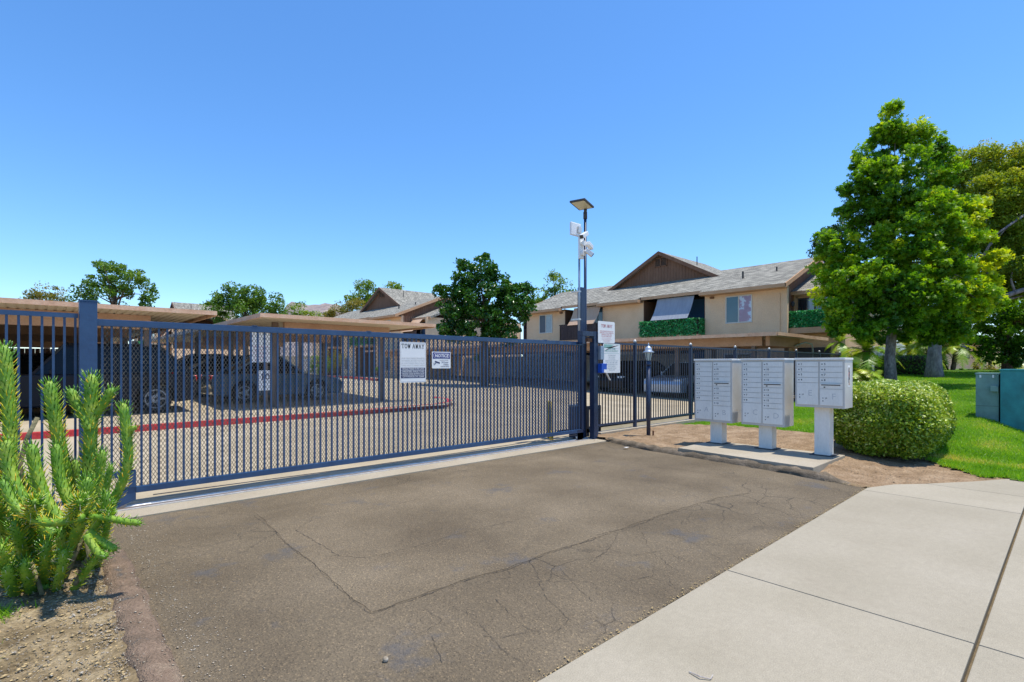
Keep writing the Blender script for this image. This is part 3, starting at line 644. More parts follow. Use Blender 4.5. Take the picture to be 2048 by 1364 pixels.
# ================================================================ GATE AND FENCES
VG = 6.75
def gate():
    g = thing('sliding_gate', 'long blue-grey steel sliding gate with pickets and wire mesh across the driveway', 'gate', (4.2, VG, 0))
    b = MB(); b.box(.42, 8.12, VG-.03, VG+.03, 1.905, 1.975); b.build('top_rail', 'navy_metal', g, bevel=.004)
    b = MB(); b.box(.75, 8.10, VG-.03, VG+.03, .15, .215); b.build('bottom_rail', 'navy_metal', g, bevel=.004)
    b = MB(); b.box(.30, .74, VG-.03, VG+.03, .33, .39); b.box(.69, .75, VG-.031, VG+.031, .215, .39); b.build('tail_rail', 'navy_metal', g)
    b = MB(); b.prism([(.75, .215), (.75, .02+.06), (.55, -.0), (.42, .02), (.60, .215)], 'y', VG-.02, VG+.02); b.build('tail_bracket', 'navy_metal', g)
    b = MB(); b.box(8.06, 8.12, VG-.03, VG+.03, .215, 1.905); b.build('end_stile', 'navy_dark', g)
    pm = boxmesh('picket', .0195, .0195, 1.695, 'navy_metal')
    n = int((8.05-.80)/.0775)
    for i in range(n+1): inst('picket', pm, g, (.80+i*.0775-4.2, 0, .2125))
    pm2 = boxmesh('short_picket', .0195, .0195, 1.52, 'navy_metal')
    for i in range(4): inst('picket', pm2, g, (.47+i*.0775-4.2, 0, .388))
    # expanded mesh behind the pickets: two crossing families of strands
    mb = MB(); x0, x1, z0, z1 = .46, 8.06, .20, 1.92; p = .0345; sl_ = 1.72; t = .0048
    for s, vv in ((1, VG+.018), (-1, VG+.0225)):
        k = int((x1-x0+(z1-z0)/sl_)/p)+1
        for i in range(k):
            xs = x0-(z1-z0)/sl_+i*p if s == 1 else x0+i*p
            a, bz = (xs, z0), (xs+s*(z1-z0)/sl_, z1)
            def clip(xa, za, xb, zb):
                for lim, low in ((x0, True), (x1, False)):
                    if (xa < lim) == low and (xb < lim) == low and xa != lim and xb != lim: return None
                    if low:
                        if xa < lim: za += (zb-za)*(lim-xa)/(xb-xa); xa = lim
                        if xb < lim: zb = za+(zb-za)*(lim-xa)/(xb-xa); xb = lim
                    else:
                        if xa > lim: za = za+(zb-za)*(lim-xa)/(xb-xa); xa = lim
                        if xb > lim: zb = za+(zb-za)*(lim-xa)/(xb-xa); xb = lim
                return xa, za, xb, zb
            q = clip(a[0], a[1], bz[0], bz[1])
            if q and abs(q[3]-q[1]) > .02: mb.bar((q[0], vv, q[1]), (q[2], vv, q[3]), t, t*.9, up=(0, 1, 0))
    mb.build('wire_mesh', 'mesh_metal', g, kind='stuff')
    # drive chain and small end pads
    b = MB(); b.tube([(.9, VG-.02, .105), (3, VG-.02, .085), (5, VG-.02, .09), (8.0, VG-.02, .12)], .006, 5); b.build('drive_chain', 'gap_black', g)
    for uu in (.62, 7.98):
        b = MB(); b.tube([(uu, VG-.018, .055), (uu, VG+.018, .055)], .055, 16); b.build('wheel', 'galv', g, smooth=True)
    b = MB(); b.box(7.93, 8.10, VG-.034, VG-.031, .02, .215); b.box(7.93, 8.10, VG-.034, VG+.03, .02, .148); b.build('wheel_box', 'navy_dark', g)
    b = MB()
    for uu in (1.9, 3.4, 5.3, 7.0): b.box(uu, uu+.05, VG-.036, VG+.036, 1.976, 1.986)
    b.build('rail_splice', 'navy_metal', g)
gate()
t = thing('gate_track', 'bright steel V track let into the concrete strip under the gate', 'track', (4, 6.75, 0))
b = MB(); b.box(.2, 8.3, 6.735, 6.765, -.02, .012); b.prism([(6.738, .012), (6.762, .012), (6.75, .026)], 'x', .2, 8.3); b.build('rail', 'galv', t)
b = MB(); b.box(.2, 8.3, 6.63, 6.655, -.02, .012); b.build('edge_angle', 'galv', t)
b = MB(); b.box(.2, 8.3, 6.656, 6.734, -.02, .005); b.build('channel_bed', 'brown_bed', t)  # dark brown strip between edge angle and rail

def fence_run(name, label, u0, u1, posts, pitch, z_lo, z_hi, pm_, rail_m, post_w=.06, capr=.035, foot=None):
    g = thing(name, label, 'fence', ((u0+u1)/2, VG, 0)); cu = (u0+u1)/2
    b = MB(); b.box(u0, u1, VG-.022, VG+.022, z_hi-.045, z_hi); b.build('top_rail', rail_m, g)
    b = MB(); b.box(u0, u1, VG-.022, VG+.022, z_lo, z_lo+.04); b.build('bottom_rail', rail_m, g)
    pk = boxmesh('picket', .0165 if pitch > .09 else .02, .018, z_hi-z_lo-.085, pm_)
    x = u0+pitch*.6
    while x < u1-.02:
        if all(abs(x-p) > .045 for p in posts): inst('picket', pk, g, (x-cu, 0, z_lo+.04))
        x += pitch
    for p in posts:
        b = MB(); b.box(p-post_w/2, p+post_w/2, VG-post_w/2-.004, VG+post_w/2+.004, -.05, z_hi+.025); o = b.build('post', rail_m, g, bevel=.003)
        if capr:
            c = MB(); c.lathe((p, VG, z_hi+.02), [(.03, 0), (capr, .02), (capr, .04), (.02, .062), (.002, .07)], 10); sub(o, c, 'ball_cap', 'galv', smooth=True)
    return g
fence_run('picket_fence', 'blue-grey fixed picket fence behind the spiny succulent', -4.3, .28, [-4.2, -2.0], .082, .12, 2.02, 'navy_metal', 'navy_metal', capr=0)
fence_run('picket_fence', 'dark picket fence with ball-topped posts behind the mailboxes', 8.50, 26.7, [9.96, 12.47, 15.07, 17.56, 19.98, 22.45, 25.03, 26.65], .103, .225, 2.0, 'fence_black', 'navy_dark')
k = MB(); k.box(8.6, 26.8, 6.66, 6.84, -.1, .105); k.build('fence_kerb', 'pad', None, kind='structure', bevel=.01)
# posts
g = thing('gate_post', 'tall square blue-grey gate post at the left end of the gate', 'post', (.355, VG, 0))
b = MB(); b.box(.285, .425, VG-.11, VG+.03+.0, -.05, 2.14); b.build('shaft', 'navy_metal', g, bevel=.006)
b = MB(); b.box(.281, .429, VG-.114, VG+.034, 2.14, 2.152); b.build('cap', 'navy_metal', g)
g = thing('gate_catch_frame', 'dark navy steel post and arch that catches the closed gate', 'gate post', (8.3, VG, 0))
b = MB(); b.box(8.28, 8.40, VG-.17, VG-.05, -.03, 2.19); b.build('front_post', 'navy_dark', g, bevel=.005)
b = MB(); b.box(8.42, 8.50, VG-.10, VG-.02, -.03, 2.12); b.build('rear_post', 'navy_metal', g, bevel=.004)
b = MB(); b.box(7.92, 8.28, VG-.165, VG-.055, 2.09, 2.185); b.box(7.92, 8.01, VG-.163, VG-.057, 1.93, 2.09); b.build('arch', 'navy_dark', g, bevel=.004)
m0, m1 = at(1162.5, 0, v=VG+.05).x, at(1171, 0, v=VG+.05).x
b = MB(); b.box(m0, m1, VG+.05, VG+.15, -.03, 3.1); b.build('mast_post', 'navy_dark', g, bevel=.004)
b = MB(); b.box(8.12, 8.27, VG-.13, VG-.07, 1.98, 2.05); b.build('latch', 'rust', g)

# lamp mast ------------------------------------------------------------
PX = at(1170.5, 0, v=VG+.2).x
g = thing('lamp_mast', 'tall slim black mast carrying a flat square floodlight above the gate', 'street lamp', (PX, VG+.2, 0))
b = MB(); b.tube([(PX, VG+.2, 0), (PX, VG+.2, 4.64)], .030, 10); b.build('pole', 'navy_dark', g, smooth=True)
b = MB(); b.tube([(PX, VG+.2, 4.58), (PX, VG+.2, 4.72)], .042, 12); b.tube([(PX, VG+.2, 4.70), (PX-.03, VG+.17, 4.77)], .033, 8); b.build('bracket', 'gap_black', g, smooth=True)
LA = Vector((PX+.02, VG+.18, 4.78)); ex = Vector((-.93, -.25, .0)).normalized(); ey = Vector((.25, -.93, 0)).normalized()
def plate(mb, o, a, b_, n, la, lb, th):
    o = Vector(o); mb.add([o+a*x+b_*y+n*z for z in (0, th) for x, y in ((0, -lb/2), (la, -lb/2), (la, lb/2), (0, lb/2))], [(0, 3, 2, 1), (4, 5, 6, 7), (0, 1, 5, 4), (1, 2, 6, 5), (2, 3, 7, 6), (3, 0, 4, 7)])
tilt = (ex+Vector((0, 0, .10))).normalized(); nn = tilt.cross(ey).normalized(); nn = nn if nn.z > 0 else -nn
b = MB(); plate(b, LA, tilt, ey, nn, .47, .34, .04); o = b.build('lamp_head', 'gap_black', g, bevel=.01)
b = MB(); plate(b, LA+tilt*.03-nn*.004, tilt, ey, nn, .41, .28, .003); sub(o, b, 'led_panel', 'led_panel')
CX2 = at(1158.5, 0, v=6.62).x; D_ = CX2-7.97
g = thing('camera_mast', 'thin grey conduit mast carrying three white security cameras', 'camera mast', (CX2, 6.62, 0))
b = MB(); b.tube([(CX2, 6.62, 2.19), (CX2, 6.62, 3.66)], .021, 10); b.build('conduit', 'conduit', g, smooth=True)
b = MB(); b.box(7.91+D_, 8.03+D_, 6.55, 6.60, 3.60, 4.02); b.build('junction_plate', 'white_plastic', g, bevel=.008)
b = MB()
for z in (3.70, 3.90): b.tube([(7.97+D_, 6.55, z), (7.97+D_, 6.49, z)], .05, 14)
b.build('camera_base', 'white_plastic', g, smooth=False)
b = MB(); b.cbox((7.83+D_, 6.60, 4.16), .30, .045, .26); b.build('dish_antenna', 'white_plastic', g, bevel=.02)
b = MB(); b.box(7.86+D_, 7.96+D_, 6.545, 6.57, 4.10, 4.22); b.build('antenna_mount', 'galv', g)
b = MB(); b.tube([(CX2, 6.62, 3.6), (CX2, 6.62, 4.2)], .018, 8); b.build('antenna_stem', 'conduit', g)
def cam_body(mb, p, q, r=.044): mb.bar(p, q, r*2, r*1.8)
for p, q in (((7.98+D_, 6.44, 4.08), (7.80+D_, 6.42, 3.98)), ((8.03+D_, 6.46, 3.90), (8.20+D_, 6.50, 3.84)), ((7.98+D_, 6.46, 3.76), (8.08+D_, 6.38, 3.66))):
    b = MB(); cam_body(b, p, q); b.tube([Vector(p)+Vector((0, .04, -.01)), Vector(p).lerp(Vector(q), .3)], .022, 8); o = b.build('security_camera', 'white_plastic', g, bevel=.008)
    d = (Vector(q)-Vector(p)).normalized(); c = MB(); c.bar(Vector(q)+d*.001, Vector(q)+d*.012, .07, .07); sub(o, c, 'lens', 'lens')
for zz in (2.4, 2.95):
    b = MB(); b.box(CX2-.03, CX2+.03, 6.60, 6.80, zz, zz+.03); b.build('clamp', 'galv', g)

# reader boxes, operator -------------------------------------------------
g = thing('access_box', 'small grey and blue control boxes on the gate post below the signs', 'control box', (8.5, 6.6, 1.35))
b = MB(); b.box(8.42, 8.53, 6.52, 6.60, 1.62, 1.90); b.build('grey_housing', 'conduit', g, bevel=.005)
b = MB(); b.box(8.40, 8.57, 6.48, 6.60, 1.35, 1.54); b.build('blue_housing', 'blue_plastic', g, bevel=.006)
b = MB(); b.box(8.47, 8.56, 6.476, 6.48, 1.36, 1.42); b.build('label_plate', 'white_sign', g)
b = MB(); b.bar((8.52, 6.47, 1.36), (8.62, 6.44, 1.20), .05, .008); b.build('hanging_tag', 'white_sign', g)
g = thing('gate_operator', 'dark gate motor housing at the foot of the catch post', 'gate motor', (8.2, 7.0, 0))
b = MB(); b.box(8.05, 8.32, 6.86, 7.06, .02, .66); b.build('housing', 'navy_dark', g, bevel=.012)
b = MB(); b.box(8.04, 8.33, 6.85, 7.07, .66, .69); b.build('lid', 'conduit', g)
b = MB(); b.box(8.52, 8.98, 6.95, 7.0, .56, .64); b.box(8.92, 8.98, 6.95, 7.0, 0, .56); b.box(8.52, 8.58, 6.95, 7.0, 0, .56); b.box(8.52, 8.98, 6.95, 7.0, .08, .16); b.build('guard_frame', 'fence_black', g)
for uu, vv, h in ((7.78, 7.35, .75), (7.62, 7.15, .16)):
    g = thing('bollard', 'tall yellow bollard just inside the gate end' if h > .3 else 'short yellow stub bollard under the gate rail', 'bollard', (uu, vv, 0), 'yellow bollards by the gate motor')
    b = MB(); b.tube([(uu, vv, 0), (uu, vv, h), (uu, vv, h+.02)], [.045, .045, .03], 12); b.build('shaft', 'yellow_paint', g, smooth=True)

# ---------------------------------------------------------------- signs
X, Z = (1, 0, 0), (0, 0, 1)
def serif_word(mb, word, org, h, w):
    """plain serif capitals drawn as strokes"""
    G = {'T': [[(.5, 0), (.5, 1)], [(.08, 1), (.92, 1)], [(.3, 0), (.7, 0)], [(.08, 1), (.08, .8)], [(.92, 1), (.92, .8)]],
         'O': [[(.5, 1), (.2, .87), (.1, .5), (.2, .13), (.5, 0), (.8, .13), (.9, .5), (.8, .87), (.5, 1)]],
         'W': [[(.1, 1), (.3, 0), (.5, .9), (.7, 0), (.9, 1)], [(0, 1), (.25, 1)], [(.75, 1), (1, 1)]],
         'A': [[(.1, 0), (.5, 1), (.9, 0)], [(.28, .35), (.72, .35)], [(0, 0), (.25, 0)], [(.75, 0), (1, 0)]],
         'Y': [[(.1, 1), (.5, .5), (.9, 1)], [(.5, .5), (.5, 0)], [(0, 1), (.25, 1)], [(.75, 1), (1, 1)], [(.3, 0), (.7, 0)]]}
    x = org[0]; cw = w/(len(word)-.5*word.count(' '))
    for ch in word:
        if ch == ' ': x += cw*.5; continue
        for st in G[ch]:
            for p, q in zip(st[:-1], st[1:]):
                thin = abs(p[1]-q[1]) < .01
                P = (x+p[0]*cw*.86, org[1], org[2]+p[1]*h); Q = (x+q[0]*cw*.86, org[1], org[2]+q[1]*h)
                mb.bar(P, Q, .0012, h*(.09 if thin else .17), up=(1, 0, 0) if not thin else (0, 0, 1)) if False else stroke(mb, P, Q, h*(.085 if thin else .15))
        x += cw
def stroke(mb, P, Q, w):
    P, Q = Vector(P), Vector(Q); d = (Q-P).normalized(); n = Vector((-d.z, 0, d.x))*w/2; e = d*w*.15
    mb.add([P-n-e, P+n-e, Q+n+e, Q-n+e], [(0, 1, 2, 3)])
def lines(mb, L, x, w, y, z0, dz, size, bold=0, align='CENTER'):
    for i, s in enumerate(L):
        wid = 1
        V, _ = text_geo(s, bold, align); ww = (max(a for a, _ in V)-min(a for a, _ in V))*size
        if ww > w: wid = w/ww
        mb.text(s, size, (x, y, z0-i*dz), X, Z, bold, align, wid)
def panel(name, label, u0, u1, v, z0, z1, m='white_sign', r=.02, cat='sign', th=.006):
    g = thing(name, label, cat, ((u0+u1)/2, v, z0))
    P = []
    for cx, cz, a0 in ((u1-r, z1-r, 0), (u0+r, z1-r, 90), (u0+r, z0+r, 180), (u1-r, z0+r, 270)):
        for k in range(4): a = R(a0+30*k); P.append((cx+r*math.cos(a), cz+r*math.sin(a)))
    b = MB(); b.prism(P, 'y', v, v+th); b.build('panel', m, g); return g
v = 6.700
g = panel('warning_sign', 'white TOW AWAY sign with navy bands hung in the middle of the gate', 3.90, 4.35, v, 1.245, 1.85)
b = MB(); serif_word(b, 'TOW AWAY', (3.925, v-.0015, 1.758), .062, .40); b.build('lettering', 'black_ink', g)
b = MB()
for q in ((3.912, 4.338, 1.836, 1.838), (3.912, 4.338, 1.257, 1.259), (3.912, 3.914, 1.257, 1.838), (4.336, 4.338, 1.257, 1.838)): b.box(q[0], q[1], v-.001, v, q[2], q[3])
b.build('border_line', 'navy_ink', g)
b = MB(); lines(b, ['24 HR PUBLIC PARKING PROHIBITED', 'NO PARKING BEYOND THIS POINT', 'ALL UNAUTHORIZED VEHICLES WILL BE', 'TOWED AWAY AT OWNERS EXPENSE'], 4.125, .40, v-.0015, 1.595, .036, .034, .006); b.build('lettering', 'pencil', g)
b = MB(); b.box(3.918, 4.332, v-.0012, v, 1.43, 1.468); b.box(3.918, 4.332, v-.0012, v, 1.392, 1.426); b.box(3.918, 4.332, v-.0012, v, 1.354, 1.388); b.box(3.918, 4.332, v-.0012, v, 1.312, 1.350); b.build('navy_band', 'navy_ink', g)
b = MB(); lines(b, ['VEHICLES PARKED IN FIRE LANES', 'UNREGISTERED VEHICLES TOWED', 'VEHICLE CODE SECTION 22658', 'CITY POLICE CVC 22658'], 4.125, .38, v-.0025, 1.438, .038, .034, .018); b.build('lettering', 'white_sign', g)
g = panel('notice_sign', 'small white sign reading NOTICE on a blue oval beside the tow sign on the gate', 4.46, 4.81, v, 1.455, 1.715, r=.012)
b = MB(); b.box(4.472, 4.798, v-.001, v, 1.605, 1.703); b.build('blue_band', 'blue_ink', g)
def oval(rx, rz, c, y): return [(c[0]+max(-rx+rz, min(rx-rz, 0))+(rx-rz if math.cos(a) > 0 else -(rx-rz))+rz*math.cos(a), c[1]+rz*math.sin(a)) for a in [2*math.pi*(i+.5)/24 for i in range(24)]]
b = MB(); b.prism(oval(.150, .042, (4.635, 1.653), 0), 'y', v-.0018, v-.0011); b.build('oval_border', 'white_sign', g)
b = MB(); b.prism(oval(.145, .037, (4.635, 1.653), 0), 'y', v-.0026, v-.0019); b.build('oval', 'blue_ink', g)
b = MB(); b.text('NOTICE', .066, (4.635, v-.0035, 1.630), (1.0, 0, 0), (.18, 0, 1), .03, 'CENTER', 1.05); b.build('lettering', 'white_sign', g)
b = MB(); lines(b, ['THIS AREA IS UNDER'], 4.68, .2, v-.0015, 1.575, .02, .018, 0); b.text('24 hour', .042, (4.70, v-.0015, 1.538), X, Z, .005, 'CENTER'); b.text('Video', .042, (4.72, v-.0015, 1.503), X, Z, .005, 'CENTER'); b.text('SURVEILLANCE', .024, (4.70, v-.0015, 1.477), X, Z, .01, 'CENTER'); b.build('lettering', 'navy_ink', g)
b = MB(); stroke(b, (4.515, v-.0015, 1.562), (4.60, v-.0015, 1.538), .022); stroke(b, (4.535, v-.0015, 1.545), (4.515, v-.0015, 1.522), .010); stroke(b, (4.495, v-.0015, 1.505), (4.495, v-.0015, 1.54), .010); stroke(b, (4.495, v-.0015, 1.522), (4.52, v-.0015, 1.522), .008); b.build('camera_symbol', 'navy_ink', g)
vA = 6.55
g = panel('warning_sign', 'white TOW AWAY sign with faded red lettering, topmost at the right gate post', 8.37, 8.93, vA, 1.965, 2.41, r=.025)
b = MB(); serif_word(b, 'TOW AWAY', (8.47, vA-.0015, 2.285), .062, .38); b.build('lettering', 'red_ink', g)
b = MB(); lines(b, ['UNAUTHORIZED VEHICLES NOT', 'DISPLAYING A VALID PERMIT OR', 'PARKED IN A FIRE LANE', 'WILL BE TOWED AWAY'], 8.65, .46, vA-.0015, 2.195, .034, .032, .006); b.build('lettering', 'red_ink', g)
b = MB(); lines(b, ['AT THE OWNERS EXPENSE', 'VEHICLE CODE SECTION 22658', 'POLICE DEPARTMENT', 'TOWING COMPANY'], 8.65, .46, vA-.0015, 2.06, .026, .024, .004); b.build('lettering', 'pink_ink', g)
g = panel('rules_sign', 'white notice board with pale green header hung below the red lettered sign', 8.54, 9.12, vA, 1.345, 1.955, r=.025)
b = MB(); b.box(8.56, 9.10, vA-.001, vA, 1.86, 1.94); b.build('header_band', 'green_ink', g)
b = MB(); b.add([(8.565, vA-.002, 1.862), (8.565, vA-.002, 1.80), (8.90, vA-.002, 1.935), (9.095, vA-.002, 1.935), (9.095, vA-.002, 1.86)], [(0, 1, 2, 3, 4)]); b.build('header_cut', 'white_sign', g)
b = MB(); lines(b, ['WELCOME', 'PRIVATE PROPERTY'], 8.83, .5, vA-.003, 1.835, .05, .052, .012); b.box(8.57, 9.09, vA-.001, vA, 1.748, 1.753); b.build('lettering', 'green_ink', g)
b = MB(); lines(b, ['NO TRESPASSING', 'NO LOITERING', 'NO SOLICITING', 'RESIDENTS AND THEIR GUESTS', 'ONLY. SPEED LIMIT 5 MPH', 'NO SKATEBOARDING OR', 'BICYCLE RIDING', 'VIOLATORS WILL BE', 'PROSECUTED'], 8.83, .44, vA-.0015, 1.70, .038, .033, .004); b.build('lettering', 'grey_ink', g)

# parking sign on its own post inside
p = atg(532, 824)
g = thing('parking_sign', 'two white signs on a brown post standing inside behind the gate mesh', 'sign', (p.x, p.y, p.z))
b = MB(); b.box(p.x-.05, p.x+.05, p.y+.01, p.y+.09, p.z-.05, p.z+2.35); b.build('post', 'port_post', g)
b = MB(); b.box(p.x-.42, p.x+.14, p.y-.01, p.y+.005, p.z+1.38, p.z+2.35); b.build('upper_panel', 'white_sign', g, bevel=.003)
b = MB(); lines(b, ['WARNING', 'VEHICLES', 'TOWED AT', 'OWNERS', 'EXPENSE'], p.x-.14, .5, p.y-.012, p.z+1.78, .09, .085, .01); b.build('lettering', 'pink_ink', g)
b = MB(); b.box(p.x-.20, p.x+.14, p.y-.01, p.y+.005, p.z+.60, p.z+1.16); b.build('lower_panel', 'white_sign', g, bevel=.003)
b = MB(); b.text('10', .26, (p.x-.03, p.y-.012, p.z+.90), X, Z, .01, 'CENTER'); b.build('lettering', 'navy_ink', g)

# ================================================================ MAILBOXES
pad = MB(); pad.prism([(7.80, 2.42), (9.25, 2.42), (9.22, 4.55), (7.98, 4.55)], 'z', -.06, .105); pad.build('mailbox_pad', 'pad', None, kind='structure', bevel=.008)
def mailbox(label, v0, v1, zb, left, right, lets, sticker=False):
    """front faces -X; left column in the picture is the +Y side"""
    u0, u1 = 8.80, 9.21; vc = (v0+v1)/2; zt = 1.605
    g = thing('cluster_mailbox', label, 'mailbox', (9.02, vc, .105), 'cluster mailboxes on the concrete pad')
    b = MB(); b.box(8.93, 9.13, vc-.105, vc+.105, .11, zb+.01); o = b.build('pedestal', 'mailbox', g, bevel=.004)
    b = MB(); b.box(8.88, 9.18, vc-.16, vc+.16, .106, .118); b.build('base_plate', 'gap_black', g)
    b = MB(); b.box(u0+.012, u1, v0, v1, zb, zt-.022); b.build('cabinet', 'mailbox_frame', g, bevel=.003)
    b = MB(); b.box(u0-.012, u1+.012, v0-.008, vc-.001, zt-.021, zt+.012); b.box(u0-.012, u1+.012, vc+.001, v1+.008, zt-.021, zt+.012); b.build('roof_panel', 'mailbox', g, bevel=.006)
    # recess lines: the doors sit proud of the face
    W = (v1-v0); cwid = (W-.07)/2; H = zt-.05-(zb+.03); D = MB()
    ink = MB(); pen = MB(); lock = MB(); T = (0, -1, 0)
    for side, spec in (('L', left), ('R', right)):
        va = v1-.025 if side == 'L' else v1-.025-cwid-.02       # left edge seen from the front
        z = zt-.045; tot = sum(h for _, h in spec)
        for nm, h in spec:
            hh = H*h/tot; a, c = z-hh+.0045, z-.0025
            m = MB(); m.box(u0, u0+.0118, va-cwid+.002, va-.002, a, c)
            if nm == 'SLOT':
                s = m.build('outgoing_slot', 'mailbox', g)
                q = MB(); q.box(u0-.022, u0-.0005, va-cwid+.03, va-.02, c-.018, c-.010); sub(s, q, 'slot_hood', 'mailbox')
                q = MB(); q.box(u0-.0015, u0-.0004, va-cwid+.03, va-.02, c-.034, c-.0185); sub(s, q, 'slot_opening', 'gap_black')
                lock.box(u0-.004, u0-.0002, va-.075, va-.055, a+.012, a+.032)
            else:
                m.build('parcel_door' if h > 2 else 'door', 'mailbox', g, bevel=.0015)
                if h > 2:
                    pen.text(lets[side], .13, (u0-.0008, va-cwid*.52, (a+c)/2-.03), T, Z, -.022 if False else -.01)
                    lock.box(u0-.004, u0-.0002, va-.050, va-.038, (a+c)/2-.02, (a+c)/2-.008); lock.box(u0-.004, u0-.0002, va-.050, va-.038, (a+c)/2-.065, (a+c)/2-.050)
                    ink.text(nm, .032, (u0-.0008, va-.07, (a+c)/2-.026), T, Z, .01)
                else:
                    lock.box(u0-.004, u0-.0002, va-.040, va-.024, (a+c)/2-.006, (a+c)/2+.008)
                    ink.text(nm, .042, (u0-.0008, va-.058, (a+c)/2-.011), T, Z, .02)
            z -= hh
    ink.build('lettering', 'black_ink', g); pen.build('lettering', 'pencil', g, label='large handwritten letters'); lock.build('lock', 'gap_black', g)
    if sticker:
        b = MB(); b.box(8.96, 9.08, v0-.0012, v0+.001, 1.18, 1.50); b.build('sticker_backing', 'white_sign', g)
        b = MB(); b.box(8.985, 9.06, v0-.0024, v0-.0013, 1.20, 1.47); b.build('sticker', 'sticker', g)
    return g
m_, n_, l_, b_ = nt('sticker')
tc = n_.new('ShaderNodeTexCoord'); vv = voro(n_, l_, tc.outputs['Object'], 30); rp = ramp(n_, [(.02, .02, .03), (.5, .1, .08), (.6, .5, .4), (.05, .06, .09)], [.2, .45, .6, .8]); l_.new(vv.outputs['Color'], rp.inputs[0]); l_.new(rp.outputs[0], b_.inputs['Base Color'])
N8 = lambda a, b_: [(str(i), 1) for i in range(a, b_)]
mailbox('white cluster mailbox marked A and B, farthest of the three, nearest the fence', 4.00, 4.69, .50, N8(1, 9)+[('1P', 3.9)], N8(9, 13)+[('SLOT', .95)]+N8(13, 17)+[('2P', 3.0)], {'L': 'A', 'R': 'B'})
mailbox('white cluster mailbox marked C and D, standing between the other two', 3.15, 3.84, .505, N8(1, 9)+[('1P', 3.9)], N8(9, 13)+[('SLOT', .95)]+N8(13, 17)+[('2P', 3.0)], {'L': 'C', 'R': 'D'})
mailbox('shorter white cluster mailbox marked E and F on a tall pedestal beside the hedge', 2.31, 2.99, .855, N8(1, 5)+[('1P', 4.2)], N8(5, 9)+[('SLOT', 1.1)]+[('2P', 3.1)], {'L': 'E', 'R': 'F'}, True)

# lantern post
g = thing('lantern_post', 'dark post topped with a small glass lantern on the dirt before the fence', 'lantern', (9.22, 5.92, 0))
b = MB(); b.tube([(9.22, 5.92, -.02), (9.22, 5.92, 1.52)], .04, 12); b.build('post', 'navy_dark', g, smooth=True)
b = MB(); b.lathe((9.22, 5.92, 1.50), [(.05, 0), (.055, .03), (.04, .06), (.03, .1)], 12); b.build('collar', 'navy_dark', g, smooth=True)
b = MB(); b.lathe((9.22, 5.92, 1.60), [(.045, 0), (.085, .16), (.088, .165)], 6); o = b.build('lantern_glass', 'lamp_glass', g)
c = MB()
for k in range(6):
    a = R(60*k); c.bar((9.22+.046*math.cos(a), 5.92+.046*math.sin(a), 1.60), (9.22+.088*math.cos(a), 5.92+.088*math.sin(a), 1.765), .008)
sub(o, c, 'lantern_bars', 'navy_dark')
b = MB(); b.lathe((9.22, 5.92, 1.765), [(.115, 0), (.118, .01), (.075, .035), (.068, .08), (.05, .115), (.02, .13), (.012, .16), (.015, .18), (.002, .20)], 12); b.build('cap', 'conduit', g, smooth=True)
b = MB(); b.tube([(9.30, 5.86, 0), (9.30, 5.86, .16)], .018, 8); b.build('pipe_stub', 'rust', g)

# utility cabinets on the lawn
p = Vector((15.6, 1.3, .28))
g = thing('utility_cabinet', 'grey-green steel utility cabinet on the lawn', 'utility box', (15.85, 1.62, .3))
def rbox(mb, c, sx, sy, z0, z1, rz): mb.cbox((c[0], c[1], (z0+z1)/2), sx, sy, z1-z0, rz)
RZ = 0.0
# cabinet front faces -X (towards the viewer's left), seen across x 1953..2002
cab = [(15.42, 1.52), (15.80, 1.14)]
ang = math.atan2(cab[1][1]-cab[0][1], cab[1][0]-cab[0][0])
def cabinet(g, a, bb, depth, z0, z1, m, lip):
    a, bb = Vector(a), Vector(bb); d = (bb-a).normalized(); n = Vector((-d.y, d.x)); n = n if n.x > 0 else -n
    c = (a+bb)/2+n*depth/2; L = (bb-a).length
    b = MB(); rbox(b, c, L, depth, z0, z1, math.atan2(d.y, d.x)); b.build('housing', m, g, bevel=.008)
    b = MB(); rbox(b, c, L+.02, depth+.02, z1, z1+lip, math.atan2(d.y, d.x)); b.build('lid', m, g, bevel=.006)
    return a, bb, d, n
def ucab(g, u0, u1, v0, v1, z0, z1, m):
    b = MB(); b.box(u0, u1, v0, v1, z0, z1); b.build('housing', m, g, bevel=.008)
    b = MB(); b.box(u0-.015, u1+.015, v0-.015, v1+.015, z1+.001, z1+.034); b.build('lid', m, g, bevel=.006)
ucab(g, 15.5, 16.2, 1.13, 1.51, .22, 1.30, 'green_box')
b = MB(); b.box(15.496, 15.4995, 1.135, 1.505, .60, .606); b.build('door_seam', 'gap_black', g)
for y in (1.22, 1.43):
    b = MB(); b.box(15.47, 15.4995, y-.015, y+.015, 1.23, 1.29); b.build('hinge', 'white_plastic', g)
b = MB(); b.box(15.42, 15.499, 1.135, 1.26, .93, 1.05); b.build('side_box', 'green_box', g, bevel=.004)
g = thing('utility_cabinet', 'taller teal utility cabinet at the right edge, beside the grey-green one', 'utility box', (16.1, .5, .2))
ucab(g, 15.38, 16.4, -.35, 1.10, .0, 1.385, 'teal_box')

